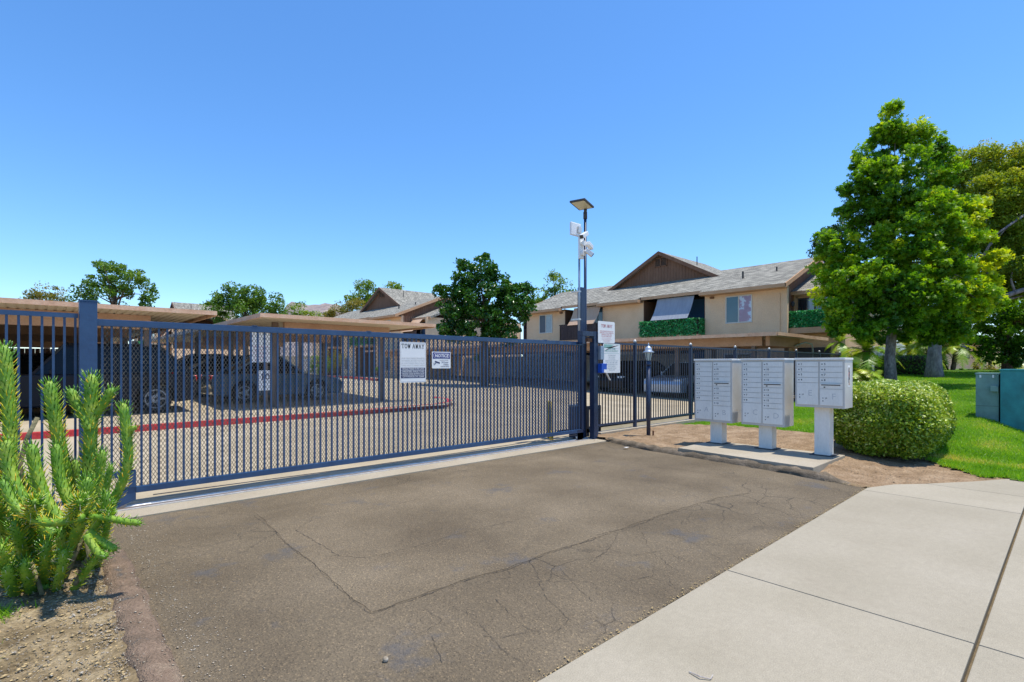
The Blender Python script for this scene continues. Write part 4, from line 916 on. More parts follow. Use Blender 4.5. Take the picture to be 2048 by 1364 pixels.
# small loose things
g = MB(); g.tube([at(1378, 1343, z=.006), at(1400, 1353, z=.012), at(1421, 1358, z=.006)], [.003, .004, .003], 5); g.tube([at(1421, 1358, z=.006), at(1426, 1349, z=.01)], [.003, .002], 5); tag(g.build('twig', 'twig_wood', None), 'small pale bent twig lying on the sidewalk', 'twig')
rng0 = random.Random(3)
def pebble(px, py, r, m, label):
    p = at(px, py, z=0); me = bpy.data.meshes.new('pebble'); bm = bmesh.new(); bmesh.ops.create_icosphere(bm, subdivisions=2, radius=r)
    for v_ in bm.verts: v_.co *= rng0.uniform(.93, 1.07)
    bm.to_mesh(me); bm.free(); o = link('pebble', me, m, None, True, loc=(p.x, p.y, r*.75-.01)); tag(o, label, 'pebble')
pebble(771, 1319, .015, 'stone', 'round pale nut-sized pebble on the asphalt near the sidewalk')
for px, py, lab in ((1305, 891, 'crumpled white paper scrap nearest the lantern post'), (1333, 887, 'flat white paper scrap on the dirt left of the mailboxes'), (1252, 896, 'thin white paper scrap lying at the asphalt edge')):
    p = at(px, py, z=.012); g = MB(); a = rng0.uniform(0, 3); dx, dy = Vector((math.cos(a), math.sin(a), 0)), Vector((-math.sin(a), math.cos(a), .15))
    pts = [p+dx*x+dy*y+Vector((0, 0, rng0.uniform(0, .015))) for x, y in ((-.05, -.02), (0, -.025), (.05, -.02), (.05, .025), (0, .03), (-.05, .02))]
    g.add(pts+[q+Vector((0, 0, .003)) for q in pts], [(0, 1, 4, 5), (1, 2, 3, 4), (6, 7, 10, 11), (7, 8, 9, 10)]); tag(g.build('paper_scrap', 'white_sign', None), lab, 'litter')

# ================================================================ INSIDE THE COURT
# raised island with red kerb
def kerb_line(name, pts, w, h, m, lab=None):
    V = []; Fs = []
    P = [Vector(p) for p in pts]
    for i, p in enumerate(P):
        d = (P[min(i+1, len(P)-1)]-P[max(i-1, 0)]).normalized(); n = Vector((-d.y, d.x)); z = gz(p.x, p.y)
        for s, hh in ((-.5, -.05), (-.5, h-.02), (-.4, h), (.5, h), (.5, -.05)):
            q = p+n*w*s; V.append((q.x, q.y, z+hh))
    for i in range(len(P)-1):
        for k in range(4): Fs.append((i*5+k, i*5+k+1, (i+1)*5+k+1, (i+1)*5+k))
    me = bpy.data.meshes.new(name); me.from_pydata(V, [], Fs); me.update(); bm = bmesh.new(); bm.from_mesh(me); bmesh.ops.recalc_face_normals(bm, faces=bm.faces); bm.to_mesh(me); bm.free()
    return link(name, me, m, None, False, 'structure')
KP = [(-8, 13.2), (-4, 13.2), (.6, 13.2), (3.6, 13.25), (6.6, 13.35), (9.1, 13.6), (9.9, 13.95), (10.3, 14.4), (10.55, 15.0), (10.6, 15.8)]
kerb_line('red_kerb', KP[::-1], .15, .12, 'red_paint')
isl = sheet('carport_island', -8, 10.5, 13.2, 17.4, .35, .3, 'inner_pave', dz=.115, inside=lambda u, v: v < 15.4 and (u < 9.4 or v > 13.2+(u-9.4)*.9))
kerb_line('far_red_kerb', [(atg(x, y).x, atg(x, y).y) for x, y in ((645, 755), (700, 757), (757, 762))][::-1], .2, .14, 'red_paint')
sheet('court_walk', 22.9, 24.6, 8, 50, .8, 1.5, 'pad', dz=.12)
kerb_line('court_kerb', [(22.85, 50), (22.85, 8)], .14, .125, 'pad')

def carport(label, u0, u1, v0, v1, z, posts, beam_u, gp):
    g = thing('carport', label, 'carport', ((u0+u1)/2, (v0+v1)/2, gz((u0+u1)/2, min(v0+4, 20))), gp)
    b = MB(); w = .16; k = int((u1-u0-.1)/w)
    top = z-.02
    for i in range(k):                                # ribbed steel deck
        x = u0+.05+i*w
        b.box(x, x+w*.62, v0+.05, v1-.05, top-.036, top-.028); b.box(x+w*.62, x+w, v0+.05, v1-.05, top-.02, top-.012)
        b.box(x+w*.62-.004, x+w*.62+.004, v0+.05, v1-.05, top-.035, top-.015); b.box(x+w-.004, x+w+.004, v0+.05, v1-.05, top-.035, top-.015)
    b.build('roof_deck', 'port_deck', g)
    b = MB(); b.box(u0+.05, u1-.05, v0+.05, v1-.05, z-.008, z+.004); b.build('roofing', 'shingle', g)
    b = MB(); b.box(u0, u0+(u1-u0)*.62, v0-.04, v0+.004, z-.085, z+.02); b.box(u0+(u1-u0)*.62+.004, u1, v0-.035, v0+.008, z-.08, z+.025); b.build('front_fascia', 'port_fascia', g)
    b = MB(); b.box(u0, u0+.05, v0+.01, v1, z-.10, z+.02); b.box(u1-.05, u1, v0+.01, v1, z-.10, z+.02); b.box(u0, u1, v1+.001, v1+.05, z-.1, z+.02); b.build('fascia', 'port_fascia', g)
    for vb in (v0+1.55, v0+6.4, v0+12, v1-1.55):
        b = MB(); b.box(beam_u[0], beam_u[1], vb, vb+.14, z-.43, z-.06); b.build('beam', 'port_beam', g)
        b = MB()
    for pu in posts:
        for vb in (v0+1.55, v0+6.4, v0+12, v1-1.55):
            zg = gz(pu, vb); b = MB(); b.box(pu-.075, pu+.075, vb+.145, vb+.295, zg-.02, z-.06); b.build('post', 'port_post', g)
    return g
carport('flat-roofed tan carport at far left, over the dark tall car', -14, 3.35, 14.9, 38, 2.87, (-8, -2.2, 2.1), (-13.4, 2.15), 'carports in the parking court')
carport('flat-roofed tan carport in the middle, over the small blue car', 4.25, 9.75, 14.45, 35, 2.86, (5.2, 8.7), (5.4, 8.9), 'carports in the parking court')
def carport3():
    u0, u1, v0, v1, z = 19.0, 24.5, 7.05, 38, 2.66
    g = thing('carport', 'long tan carport along the apartment front behind the picket fence', 'carport', (21.5, 20, gz(21, 15)), 'carports in the parking court')
    b = MB()
    for i in range(int((v1-v0)/.4)):
        y = v0+.05+i*.4; b.box(u0+.05, u1-.05, y, y+.25, z-.06, z-.05); b.box(u0+.05, u1-.05, y+.25, y+.4, z-.03, z-.02)
    b.build('roof_deck', 'port_deck', g)
    b = MB(); b.box(u0+.05, u1-.05, v0+.05, v1-.05, z-.01, z+.002); b.build('roofing', 'shingle', g)
    cuts = [v0, 8.0, 11.5, 16, 21, 27, 33, v1]
    for i, (a, c) in enumerate(zip(cuts[:-1], cuts[1:])):
        b = MB(); e = .006*(i % 2); b.box(u0-e, u0+.045, a+.003, c-.003, z-.11+e, z+.025-e); b.build('front_fascia', 'port_fascia', g)
    b = MB(); b.box(u0+.05, 21.6, v0-.035, v0+.006, z-.10, z+.02); b.box(21.62, u1, v0-.03, v0+.011, z-.115, z+.01); b.build('end_fascia', 'port_fascia', g)
    b = MB(); b.box(u0+1.0, u0+1.14, v0+.9, v1-1, z-.42, z-.065); b.box(u1-1.2, u1-1.06, v0+.9, v1-1, z-.42, z-.065); b.build('beam', 'port_beam', g)
    b = MB(); b.box(u0+1.0, u1-1.4, v0+.62, v0+.76, z-.42, z-.065); b.build('end_beam', 'port_beam', g)
    for y in (8.2, 11.4, 17, 22.5, 28, 33.5):
        for x in (u0+1.07, u1-1.13):
            b = MB(); b.box(x-.07, x+.07, y, y+.14, gz(x, y)-.02, z-.42); b.build('post', 'port_post', g)
    b = MB(); q = [(22.4, 7.6, 2.3), (23.2, 7.5, 2.45), (23.8, 7.45, 2.4), (23.95, 7.45, 2.2), (23.95, 7.45, .3)]; b.tube(q, .035, 8); b.build('drain_pipe', 'conduit', g, smooth=True)
carport3()

# ---------------------------------------------------------------- cars
def car(label, loc, rz, m, L=4.5, W=1.78, H=1.45, suv=False, group='cars under the carports', cat='car'):
    """nose towards local -X"""
    g = thing('parked_car', label, cat, loc, group, rz)
    B = .98 if suv else .88; wr = .37 if suv else .32; fa, ra = .92, L-.95; low = .26 if suv else .2
    if suv: top = [(1.55, B+.05), (2.15, H), (L-.85, H+.0), (L-.12, B+.08)]; hood = [(0.02, .72), (.12, .92), (.35, B), (1.5, B+.06)]
    else: top = [(1.35, B+.04), (2.05, H), (L-1.45, H-.02), (L-.55, B+.06)]; hood = [(.0, .55), (.08, .68), (.4, .80), (1.3, B+.03)]
    def arch(c):
        return [(c+(wr+.06)*math.cos(a), wr+(wr+.06)*math.sin(a)) for a in [math.pi*(1-i/8) for i in range(9)]]
    out = [(.05, low)]+[(fa-wr-.06, low)]+arch(fa)+[(fa+wr+.06, low), (ra-wr-.06, low)]+arch(ra)+[(ra+wr+.06, low), (L-.06, low+.05), (L, .6), (L-.03, B), (L-.5, B+.05)]+[(x, z) for x, z in hood[::-1]]
    b = MB(); b.prism([(x-L/2, z) for x, z in out], 'y', -W/2, W/2)
    def LB(mb, name, mm, parent=g, **k):
        me = bpy.data.meshes.new(name); me.from_pydata(mb.v, [], mb.f); me.update(); bm = bmesh.new(); bm.from_mesh(me)
        bv = k.pop('bevel', 0)
        if bv: bmesh.ops.bevel(bm, geom=[e for e in bm.edges if len(e.link_faces) == 2 and e.calc_face_angle(0) > .9], offset=bv, segments=3, affect='EDGES', profile=.5, clamp_overlap=True)
        bmesh.ops.recalc_face_normals(bm, faces=bm.faces); bm.to_mesh(me); bm.free(); return link(name, me, mm, parent, **k)
    body = LB(b, 'body', m, bevel=.045)
    # cabin: glass prism tapering inward, roof skin and pillars
    def cab(ins, zt, zoff=0):
        P = top; n = len(P); V = []
        for s in (-1, 1):
            for x, z in P:
                f = (z-P[0][1])/(zt-P[0][1]); hw = W/2-.09-ins-f*.16; V.append((x-L/2, s*hw, z+zoff))
        return V
    V = cab(0, H); b = MB(); b.add(V, [(0, 1, 2, 3), (7, 6, 5, 4), (0, 4, 5, 1), (1, 5, 6, 2), (2, 6, 7, 3), (3, 7, 4, 0)]); LB(b, 'windows', 'car_glass')
    b = MB(); V = cab(0, H)
    r = [V[1], V[2], V[6], V[5]]; b.add([(x, y*1.01, z+.002) for x, y, z in r]+[(x, y*.9, z+.035) for x, y, z in r], [(0, 1, 2, 3), (7, 6, 5, 4), (0, 4, 5, 1), (1, 5, 6, 2), (2, 6, 7, 3), (3, 7, 4, 0)]); LB(b, 'roof', m, bevel=.01)
    for s in (0, 4):
        mx = (top[1][0]+top[2][0])/2-L/2; ys = V[s+1][1]; yb = V[s][1]
        for p_, q_, w_, h_ in ((V[s], V[s+1], .06, .05), (V[s+2], V[s+3], .09, .05), ((mx, yb, B+.05), (mx, ys, H), .05, .02)):
            b = MB(); b.bar(p_, q_, w_, h_); LB(b, 'pillar', m)
    for x in (fa, ra):
        for s in (-1, 1):
            b = MB(); y1 = s*(W/2-.01); b.tube([(x-L/2, y1-s*.21, wr), (x-L/2, y1, wr)], wr, 20); w = LB(b, 'wheel', 'tyre', bevel=.02)
            b = MB(); b.tube([(x-L/2, y1-s*.01, wr), (x-L/2, y1+s*.004, wr)], wr*.30, 10)
            for k in range(5):
                a = 2*math.pi*k/5; b.bar((x-L/2, y1+s*.004, wr), (x-L/2+wr*.62*math.cos(a), y1+s*.004, wr+wr*.62*math.sin(a)), .05, .016, up=(0, 1, 0))
            prev = None
            for k in range(17):
                a = 2*math.pi*k/16; q = (x-L/2+wr*.64*math.cos(a), y1+s*.003, wr+wr*.64*math.sin(a))
                if prev: b.bar(prev, q, .03, .016, up=(0, 1, 0))
                prev = q
            LB(b, 'rim', 'rim', w)
    for s in (-1, 1):
        b = MB(); b.cbox((.16-L/2, s*(W/2-.2), B-.18), .16, .34, .13); LB(b, 'headlight', 'head_clear', bevel=.02)
        b = MB(); b.cbox((L/2-.06, s*(W/2-.16), B-.08), .12, .28, .16); LB(b, 'taillight', 'tail_red', bevel=.02)
        b = MB(); b.cbox((top[0][0]+.35-L/2, s*(W/2+.06), B+.12), .09, .16, .12); LB(b, 'mirror', m, bevel=.02)
    return g
G = lambda u, v: (u, v, gz(u, v))
car('dark blue tall car parked under the far left carport behind the picket fence', G(.75, 17.3), 0, 'car_dark', L=4.9, W=1.9, H=1.78, suv=True)
car('small blue-grey car under the middle carport, nose to the right', G(5.95, 18.7), math.pi, 'car_blue', L=4.2, W=1.74, H=1.48)
car('black car behind the dark tall car at far left', G(-.2, 20.4), 0, 'car_black', L=4.7)
car('black tall car at the far left edge under the left carport', G(-4.6, 17.6), 0, 'car_black', L=4.8, W=1.9, H=1.7, suv=True)
car('dark car far back under the left carport', G(.2, 28.5), 0, 'car_dark', L=4.7)
car('black car at the back of the middle carport', G(5.6, 25.5), math.pi, 'car_black', L=4.6)
car('dark car with red tail lamps between the two left carports', G(1.2, 24.6), math.pi*.0, 'car_dark', L=4.6)
car('black car behind the small blue-grey car', G(5.6, 21.6), math.pi, 'car_black', L=4.6)
car('silver-blue car seen between the left carport posts', G(2.6, 27.5), math.pi, 'car_silver', L=4.6)
car('silver car under the long carport behind the picket fence', G(21.4, 11.7), 0, 'car_silver', L=4.5)
car('black car under the long carport, left of the silver one', G(21.6, 14.6), 0, 'car_black', L=4.7)
car('dark car at the right end of the long carport behind the mailboxes', G(21.6, 9.0), 0, 'car_dark', L=4.7)

# ================================================================ APARTMENT BUILDINGS
def slope_slab(mb, u0, z0, u1, z1, v0, v1, th=.16):
    mb.prism([(u0, z0-th), (u1, z1-th), (u1, z1), (u0, z0)], 'y', v0, v1)
def window(g, name, u, v0, v1, z0, z1, left, right, fm='frame_white', split=True):
    """window in a wall facing -X: frame proud, two leaves, mullion"""
    b = MB(); t = .055
    b.box(u-.03, u-.002, v0, v1, z1-t, z1); b.box(u-.03, u-.002, v0, v1, z0, z0+t); b.box(u-.03, u-.002, v0, v0+t, z0+t, z1-t); b.box(u-.03, u-.002, v1-t, v1, z0+t, z1-t)
    vm = (v0+v1)/2; b.box(u-.026, u-.002, vm-.025, vm+.025, z0+t, z1-t)
    o = b.build(name, fm, g)
    for a, c, m in ((vm+.025, v1-t, left), (v0+t, vm-.025, right)):
        q = MB(); q.box(u-.012, u-.004, a, c, z0+t, z1-t); sub(o, q, 'pane', m)
def glassy(name, col, r=.08, scale=2):
    mat(name, [tuple(c*.8 for c in col), col], scale=scale, rough=r, fine=0, spec=.9)
glassy('pane_screen', (.045, .065, .10), .35); glassy('pane_teal', (.03, .10, .14), .12); glassy('pane_curtain', (.38, .46, .50), .15, 5)
mat('pane_pink', [(.30, .14, .22), (.34, .20, .30), (.52, .58, .70), (.62, .68, .78)], scale=1.3, rough=.12, fine=0, spec=.9, pos=[.42, .50, .52, .7]); glassy('pane_dark', (.012, .018, .03), .08); glassy('pane_blue', (.08, .20, .38), .1)
def siding(mb, P0, du, dv, length, zf0, zf1, pitch=.2, t=.012, nrm=(0, -1)):
    """vertical boards: P0 start, direction (du,dv), zf0/zf1 give bottom and top as a function of distance"""
    n = int(length/pitch)
    for i in range(n):
        s0, s1 = i*pitch+.006, (i+1)*pitch-.006; V = []
        for s in (s0, s1):
            x, y = P0[0]+du*s, P0[1]+dv*s; V += [(x, y, zf0(s)), (x, y, zf1(s)), (x+nrm[0]*t, y+nrm[1]*t, zf0(s)), (x+nrm[0]*t, y+nrm[1]*t, zf1(s))]
        mb.add(V, [(2, 6, 7, 3), (0, 2, 3, 1), (4, 5, 7, 6), (1, 3, 7, 5), (0, 4, 6, 2)])
def screen(g, name, u0, v0, u1, v1, z0, z1, seed, n, th=.10):
    rng = np.random.default_rng(seed); b = MB(); d = Vector((u1-u0, v1-v0, 0)); L = d.length; d.normalize(); nn_ = Vector((-d.y, d.x, 0))
    b.bar(Vector((u0, v0, (z0+z1)/2)), Vector((u1, v1, (z0+z1)/2)), .04, z1-z0); o = b.build(name, 'dark_core', g)
    s = rng.random(n)*L; z = z0+rng.random(n)*(z1-z0+.03); w = rng.uniform(-th, th, n)
    P = np.column_stack([u0+d.x*s+nn_.x*w, v0+d.y*s+nn_.y*w, z]); tone = rng.uniform(.05, .85, n); tone[rng.random(n) < .05] = 1
    leaves('foliage', P, tone, .10, 'leaf_screen', o, rng, .3, .7)
def awning(g, v0, v1, u_top, z_top, u_bot, z_bot, m, skew=0):
    b = MB(); n = 10
    for side in (0, .012):
        pass
    V = []
    for i in range(n+1):
        t_ = i/n; sag = .10*math.sin(math.pi*t_); u = u_top+(u_bot-u_top)*t_+sag*.6; z = z_top+(z_bot-z_top)*t_-sag*.4
        V += [(u, v0+skew*t_, z), (u, v1+skew*t_, z+.05*t_*0), (u+.012, v0+skew*t_, z+.012), (u+.012, v1+skew*t_, z+.012)]
    Fs = []
    for i in range(n): a = i*4; Fs += [(a, a+1, a+5, a+4), (a+2, a+6, a+7, a+3), (a, a+4, a+6, a+2), (a+1, a+3, a+7, a+5)]
    b.add(V, Fs); b.build('sun_shade', m, g, smooth=False)
def apartment(off, label, main):
    du, dv, dz = off
    T = thing('apartment_building', label, 'building', (25.5+du, 9.2+dv, .3+dz))
    class M2(MB):
        def build(s, *a, **k):
            s.v = [(x+du, y+dv, z+dz) for x, y, z in s.v]; return MB.build(s, *a, **k)
    g = T
    zg = .0; zw = 5.22; slope = (7.08-5.25)/(29.47-24.9); zr = lambda u: 5.25+(u-24.9)*slope
    solid = [(9.2, 13.0), (16.7, 19.6), (22.7, 26.3)]; rec = [(13.0, 16.7), (19.6, 22.7)]
    for a, c in solid:
        b = M2(); b.box(25.5, 27.0, a, c, zg, zw-.02); b.build('wall', 'stucco', g)
    b = M2(); b.box(27.0, 33.4, 9.42, 26.3, zg, zw); b.build('wall', 'stucco', g)
    b = M2(); b.box(25.5, 25.68, 9.0, 9.198, zg, zw-.02); b.build('corner_pier', 'stucco', g)
    # ends: brown vertical siding under the rakes
    b = M2(); b.box(25.7, 33.4, 9.22, 9.415, 3.0, zw-.03); b.prism([(25.9, zw-.04), (33.0, zw-.04), (29.47, zr(29.47)-.2)], 'y', 9.24, 9.40); b.build('siding_back', 'brown_wood', g)
    b = M2(); siding(b, (25.7, 9.219), 1, 0, 7.6, lambda s: 3.0, lambda s: zr(25.7+s)-.19 if 25.7+s < 29.47 else zr(2*29.47-25.7-s)-.19, .2, .02, (0, -1)); b.build('siding', 'brown_wood', g, kind='stuff')
    # recess cheeks and back walls in brown siding
    for a, c in rec:
        b = M2(); b.box(25.52, 26.98, c-.03, c-.001, zg, zw-.03); b.box(25.52, 26.98, a+.001, a+.03, zg, zw-.03); b.box(26.965, 26.998, a+.03, c-.03, zg, zw-.03); b.build('recess_lining', 'brown_wood', g)
        for z0 in (3.25, .35):
            o = M2(); o.box(26.90, 26.96, a+.5, c-.7, z0, z0+2.0); oo = o.build('sliding_door', 'frame_dark', g)
            q = MB(); q.box(26.892+du, 26.899+du, a+.58+dv, (a+c)/2-.12+dv, z0+.08+dz, z0+1.92+dz); sub(oo, q, 'pane', 'pane_blue'); q = MB(); q.box(26.892+du, 26.899+du, (a+c)/2-.06+dv, c-.78+dv, z0+.08+dz, z0+1.92+dz); sub(oo, q, 'pane', 'pane_dark')
        b = M2(); b.box(24.85, 26.96, a+.02, c-.02, 2.95, 3.12); b.build('balcony_floor', 'trim_tan', g)
    # balconies
    b = M2(); a, c = 19.66, 22.64
    for i in range(int((c-a)/.12)): b.box(24.88, 24.90, a+i*.12, a+i*.12+.095, 3.06, 4.08)
    for i in range(5): b.box(24.93+i*.12, 24.93+i*.12+.095, c-.02, c, 3.06, 4.08); b.box(24.93+i*.12, 24.93+i*.12+.095, a, a+.02, 3.06, 4.08)
    b.box(24.86, 24.92, a, c, 4.08, 4.13); b.box(24.905, 24.93, a, c, 3.1, 3.15); b.build('balcony_railing', 'railing_brown', g)
    s0 = MB()
    screen(g, 'leaf_screen', 24.9+du, 13.1+dv, 24.9+du, 16.55+dv, 3.02+dz, 3.92+dz, 71, 5200 if main else 1500); screen(g, 'leaf_screen', 24.95+du, 13.1+dv, 25.55+du, 13.1+dv, 3.02+dz, 3.92+dz, 72, 900 if main else 300)
    # right-hand wing with recessed balcony
    b = M2(); b.box(26.9, 33.4, 7.1, 9.2, zg, 4.93); b.build('wing_wall', 'stucco', g)
    b = M2(); b.box(26.4, 36, 6.9, 7.095, zg, 5.0); b.build('wing_end_wall', 'stucco', g)
    b = M2(); slope_slab(b, 26.55, 5.04, 29.6, 6.26, 6.6, 9.2); b.prism([(29.6, 6.1), (32.6, 5.0), (32.6, 5.16), (29.6, 6.26)], 'y', 6.6, 9.2); b.build('wing_roof', 'shingle', g)
    b = M2(); b.box(26.52, 26.549, 6.6, 9.19, 4.86, 5.03); b.build('wing_fascia', 'trim_tan', g)
    b = M2(); b.box(25.75, 26.89, 7.4, 9.19, 2.98, 3.24); b.build('wing_balcony_floor', 'trim_tan', g)
    if main:
        screen(g, 'leaf_screen', 25.85, 7.5, 25.85, 9.12, 3.27, 3.98, 73, 3800); screen(g, 'leaf_screen', 25.9, 7.46, 26.85, 7.46, 3.27, 3.92, 74, 1700)
    else:
        b = M2(); b.box(25.8, 25.84, 7.45, 9.12, 3.24, 4.0); b.build('balcony_railing', 'railing_brown', g)
        class A2: pass
        b = M2(); V = [(26.5, 7.6, 4.9), (26.5, 9.1, 4.9), (25.6, 9.1, 3.95), (25.6, 7.6, 3.95)]; b.add(V+[(x+.02, y, z+.02) for x, y, z in V], [(0, 1, 2, 3), (7, 6, 5, 4), (0, 4, 5, 1), (1, 5, 6, 2), (2, 6, 7, 3), (3, 7, 4, 0)]); b.build('sun_shade', 'awning_tan', g)
    o = M2(); o.box(26.86, 26.895, 7.62, 9.0, 3.26, 4.72); oo = o.build('sliding_door', 'frame_dark', g)
    for a, c, m in ((8.38, 8.94, 'pane_dark'), (8.3, 8.5, 'pane_curtain'), (7.68, 8.22, 'pane_blue')):
        q = MB(); e = .002 if m == 'pane_curtain' else 0; q.box(26.852-e+du, 26.858-e+du, a+dv, c+dv, 3.32+dz, 4.66+dz); sub(oo, q, 'pane', m)
    b = M2(); b.box(26.84, 26.897, 9.0, 9.05, 3.26, 4.8); b.box(26.84, 26.897, 7.57, 9.05, 4.72, 4.8); b.build('door_trim', 'trim_tan', g)
    b = M2(); b.lathe((26.5, 9.10, 4.3), [(.02, 0), (.07, .05), (.09, .16), (.05, .24), (.01, .27)], 8); b.build('wall_lantern', 'gap_black', g)
    o = M2(); o.box(26.86, 26.895, 7.6, 9.0, .5, 2.35); oo = o.build('sliding_door', 'frame_dark', g)
    # roof
    b = M2(); ridge = zr(29.47)
    for a, c, e in ((8.88, 13.0, 24.9), (13.0, 16.7, 25.2), (16.7, 19.6, 24.9), (19.6, 22.7, 25.2), (22.7, 26.5, 24.9)):
        slope_slab(b, e, zr(e), 29.47, ridge, a+.001, c-.001, .13)
    b.prism([(29.471, ridge-.13), (34.05, 5.12), (34.05, 5.25), (29.471, ridge)], 'y', 8.88, 26.5); b.build('roof', 'shingle', g)
    b = M2()
    for a, c, e in ((8.86, 13.0, 24.9), (16.7, 19.6, 24.9), (22.7, 26.52, 24.9)): b.box(e-.03, e-.002, a-.02, c+.02, zr(e)-.17, zr(e)-.01)
    for a, c in rec: b.box(25.17, 25.198, a+.03, c-.03, zr(25.2)-.17, zr(25.2)-.01)
    for a, c, s in ((8.885, 0, 1), (13.0, 0, -1), (16.7, 0, 1), (19.6, 0, -1), (22.7, 0, 1)): b.box(24.9, 25.2, a-.012 if s > 0 else a+.001, a-.002 if s > 0 else a+.012, 5.06, 5.23)
    b.build('fascia', 'trim_tan', g)
    for y0, y1 in ((8.83, 8.872), (26.505, 26.545)):
        b = M2(); b.prism([(24.87, zr(24.87)-.2), (29.47, ridge-.21), (29.47, ridge+.012), (24.87, zr(24.87)+.012)], 'y', y0, y1); b.prism([(29.475, ridge-.21), (34.05, 5.05), (34.05, 5.26), (29.475, ridge+.012)], 'y', y0, y1); b.build('rake_board', 'trim_tan', g)
    for a, c in ((8.9, 13), (16.72, 19.58), (22.72, 26.45)):
        b = M2(); b.box(24.93, 25.49, a, c, 5.08, 5.10); b.build('soffit', 'trim_tan', g)
    # transverse gable
    ug = 28.35; zb = zr(ug); pk = 8.52; vc = 17.30; hw = 3.62; sg = (pk-zb)/hw
    b = M2(); b.prism([(vc-hw, zb-.3), (vc+hw, zb-.3), (vc+hw, zb), (vc, pk-.1), (vc-hw, zb)], 'x', ug+.02, ug+.2); b.build('gable_wall', 'brown_wood', g)
    b = M2(); siding(b, (ug+.018, vc-hw), 0, 1, 2*hw, lambda s: zb-.1, lambda s: pk-.1-abs(s-hw)*sg, .2, .02, (-1, 0)); b.build('siding', 'brown_wood', g, kind='stuff')
    b = M2()
    for s in (-1, 1):
        P = [(vc, pk-.12), (vc+s*(hw+.3), pk-.12-(hw+.3)*sg), (vc+s*(hw+.3), pk-(hw+.3)*sg), (vc, pk)]
        b.prism(P if s > 0 else P[::-1], 'x', ug-.3, 34.0)
    b.build('gable_roof', 'shingle', g)
    b = M2()
    for s in (-1, 1):
        P = [(vc+s*.002, pk-.22), (vc+s*(hw+.31), pk-.22-(hw+.31)*sg), (vc+s*(hw+.31), pk+.01-(hw+.31)*sg), (vc+s*.002, pk+.01)]
        b.prism(P if s > 0 else P[::-1], 'x', ug-.34, ug-.302)
    b.build('gable_rake', 'railing_brown' if False else 'brown_wood', g)
    b = M2(); z0 = 7.62; a, c = vc-.42, vc+.42; u = ug-.02
    for q in ((a, c, z0, z0+.05), (a, c, z0+.5, z0+.55), (a, a+.05, z0, z0+.55), (c-.05, c, z0, z0+.55), (vc-.03, vc+.03, z0, z0+.55)): b.box(u-.04, u+.0, q[0], q[1], q[2], q[3])
    o = b.build('gable_vent', 'brown_wood', g)
    q = MB()
    for i in range(6): q.box(u-.02+du, u-.004+du, a+.05+dv, c-.05+dv, z0+.07+i*.075+dz, z0+.105+i*.075+dz)
    sub(o, q, 'louver', 'interior')
    b = M2(); b.tube([(26.8, 11.6, zr(26.8)), (26.8, 11.6, zr(26.8)+.35)], .05, 8); b.tube([(29.6, 15.6, 7.6), (29.6, 15.6, 8.15)], .03, 8); b.tube([(27.5, 10.2, zr(27.5)), (27.5, 10.2, zr(27.5)+.2)], .04, 8); b.build('vent_pipe', 'frame_dark', g)
    # windows
    def W(*a, **k):
        window(g, a[0], a[1]+du, a[2]+dv, a[3]+dv, a[4]+dz, a[5]+dz, a[6], a[7], **k)
    W('window', 25.5, 23.8, 25.05, 3.70, 4.98, 'pane_screen', 'pane_curtain'); W('window', 25.5, 10.58, 11.9, 3.60, 4.97, 'pane_teal', 'pane_pink')
    W('window', 25.5, 17.4, 18.9, 1.0, 2.1, 'pane_screen', 'pane_curtain'); W('window', 25.5, 10.6, 12.0, .95, 2.1, 'pane_screen', 'pane_dark'); W('window', 25.5, 23.8, 25.05, .95, 2.1, 'pane_dark', 'pane_curtain')
    for y, z in ((12.6, 4.98), (23.0, 4.98)):
        b = M2(); b.prism([(25.40, z), (25.40, z+.05), (25.497, z+.05), (25.497, z-.05), (25.45, z-.05)], 'y', y-.10, y+.10); b.build('flood_lamp', 'brown_wood', g)
    b = M2(); b.box(25.45, 25.48, 9.3, 9.335, .2, 4.9); b.build('downspout', 'stucco', g)
    if main:
        awning(g, 19.62, 21.75, 25.32, 5.16, 24.8, 4.05, 'awning_tan', .12); awning(g, 13.5, 15.68, 25.32, 5.17, 24.8, 3.97, 'awning_grey', .12)
    # far-end stair landing
    b = M2(); b.box(26.5, 30, 27.6, 27.7, zg, 5.0); b.box(26.5, 26.6, 26.35, 26.45, zg, 5.0); b.box(26.5, 30, 26.4, 27.7, 4.9, 5.05); b.box(26.5, 30, 26.4, 27.7, 2.95, 3.1); b.build('stair_landing', 'railing_brown', g)
    b = M2()
    for i in range(10): b.box(26.48, 26.52, 26.42+i*.12, 26.42+i*.12+.05, 3.1, 4.1)
    b.box(26.47, 26.53, 26.42, 27.65, 4.1, 4.15); b.build('landing_railing', 'railing_brown', g)
    b = M2(); b.box(27.2, 33, 26.32, 27.5, zg, 4.8); b.build('landing_wall', 'brown_wood', g)
    return T
apartment((0, 0, 0), 'long two-storey tan apartment building with brown gable behind the picket fence and carport', True)
apartment((-5.3, 25.5, .1), 'farther two-storey tan apartment building with grey roof seen above the middle carport', False)
apartment((-17, 52, .2), 'farthest apartment building of the row, mostly hidden behind the left carports', False)

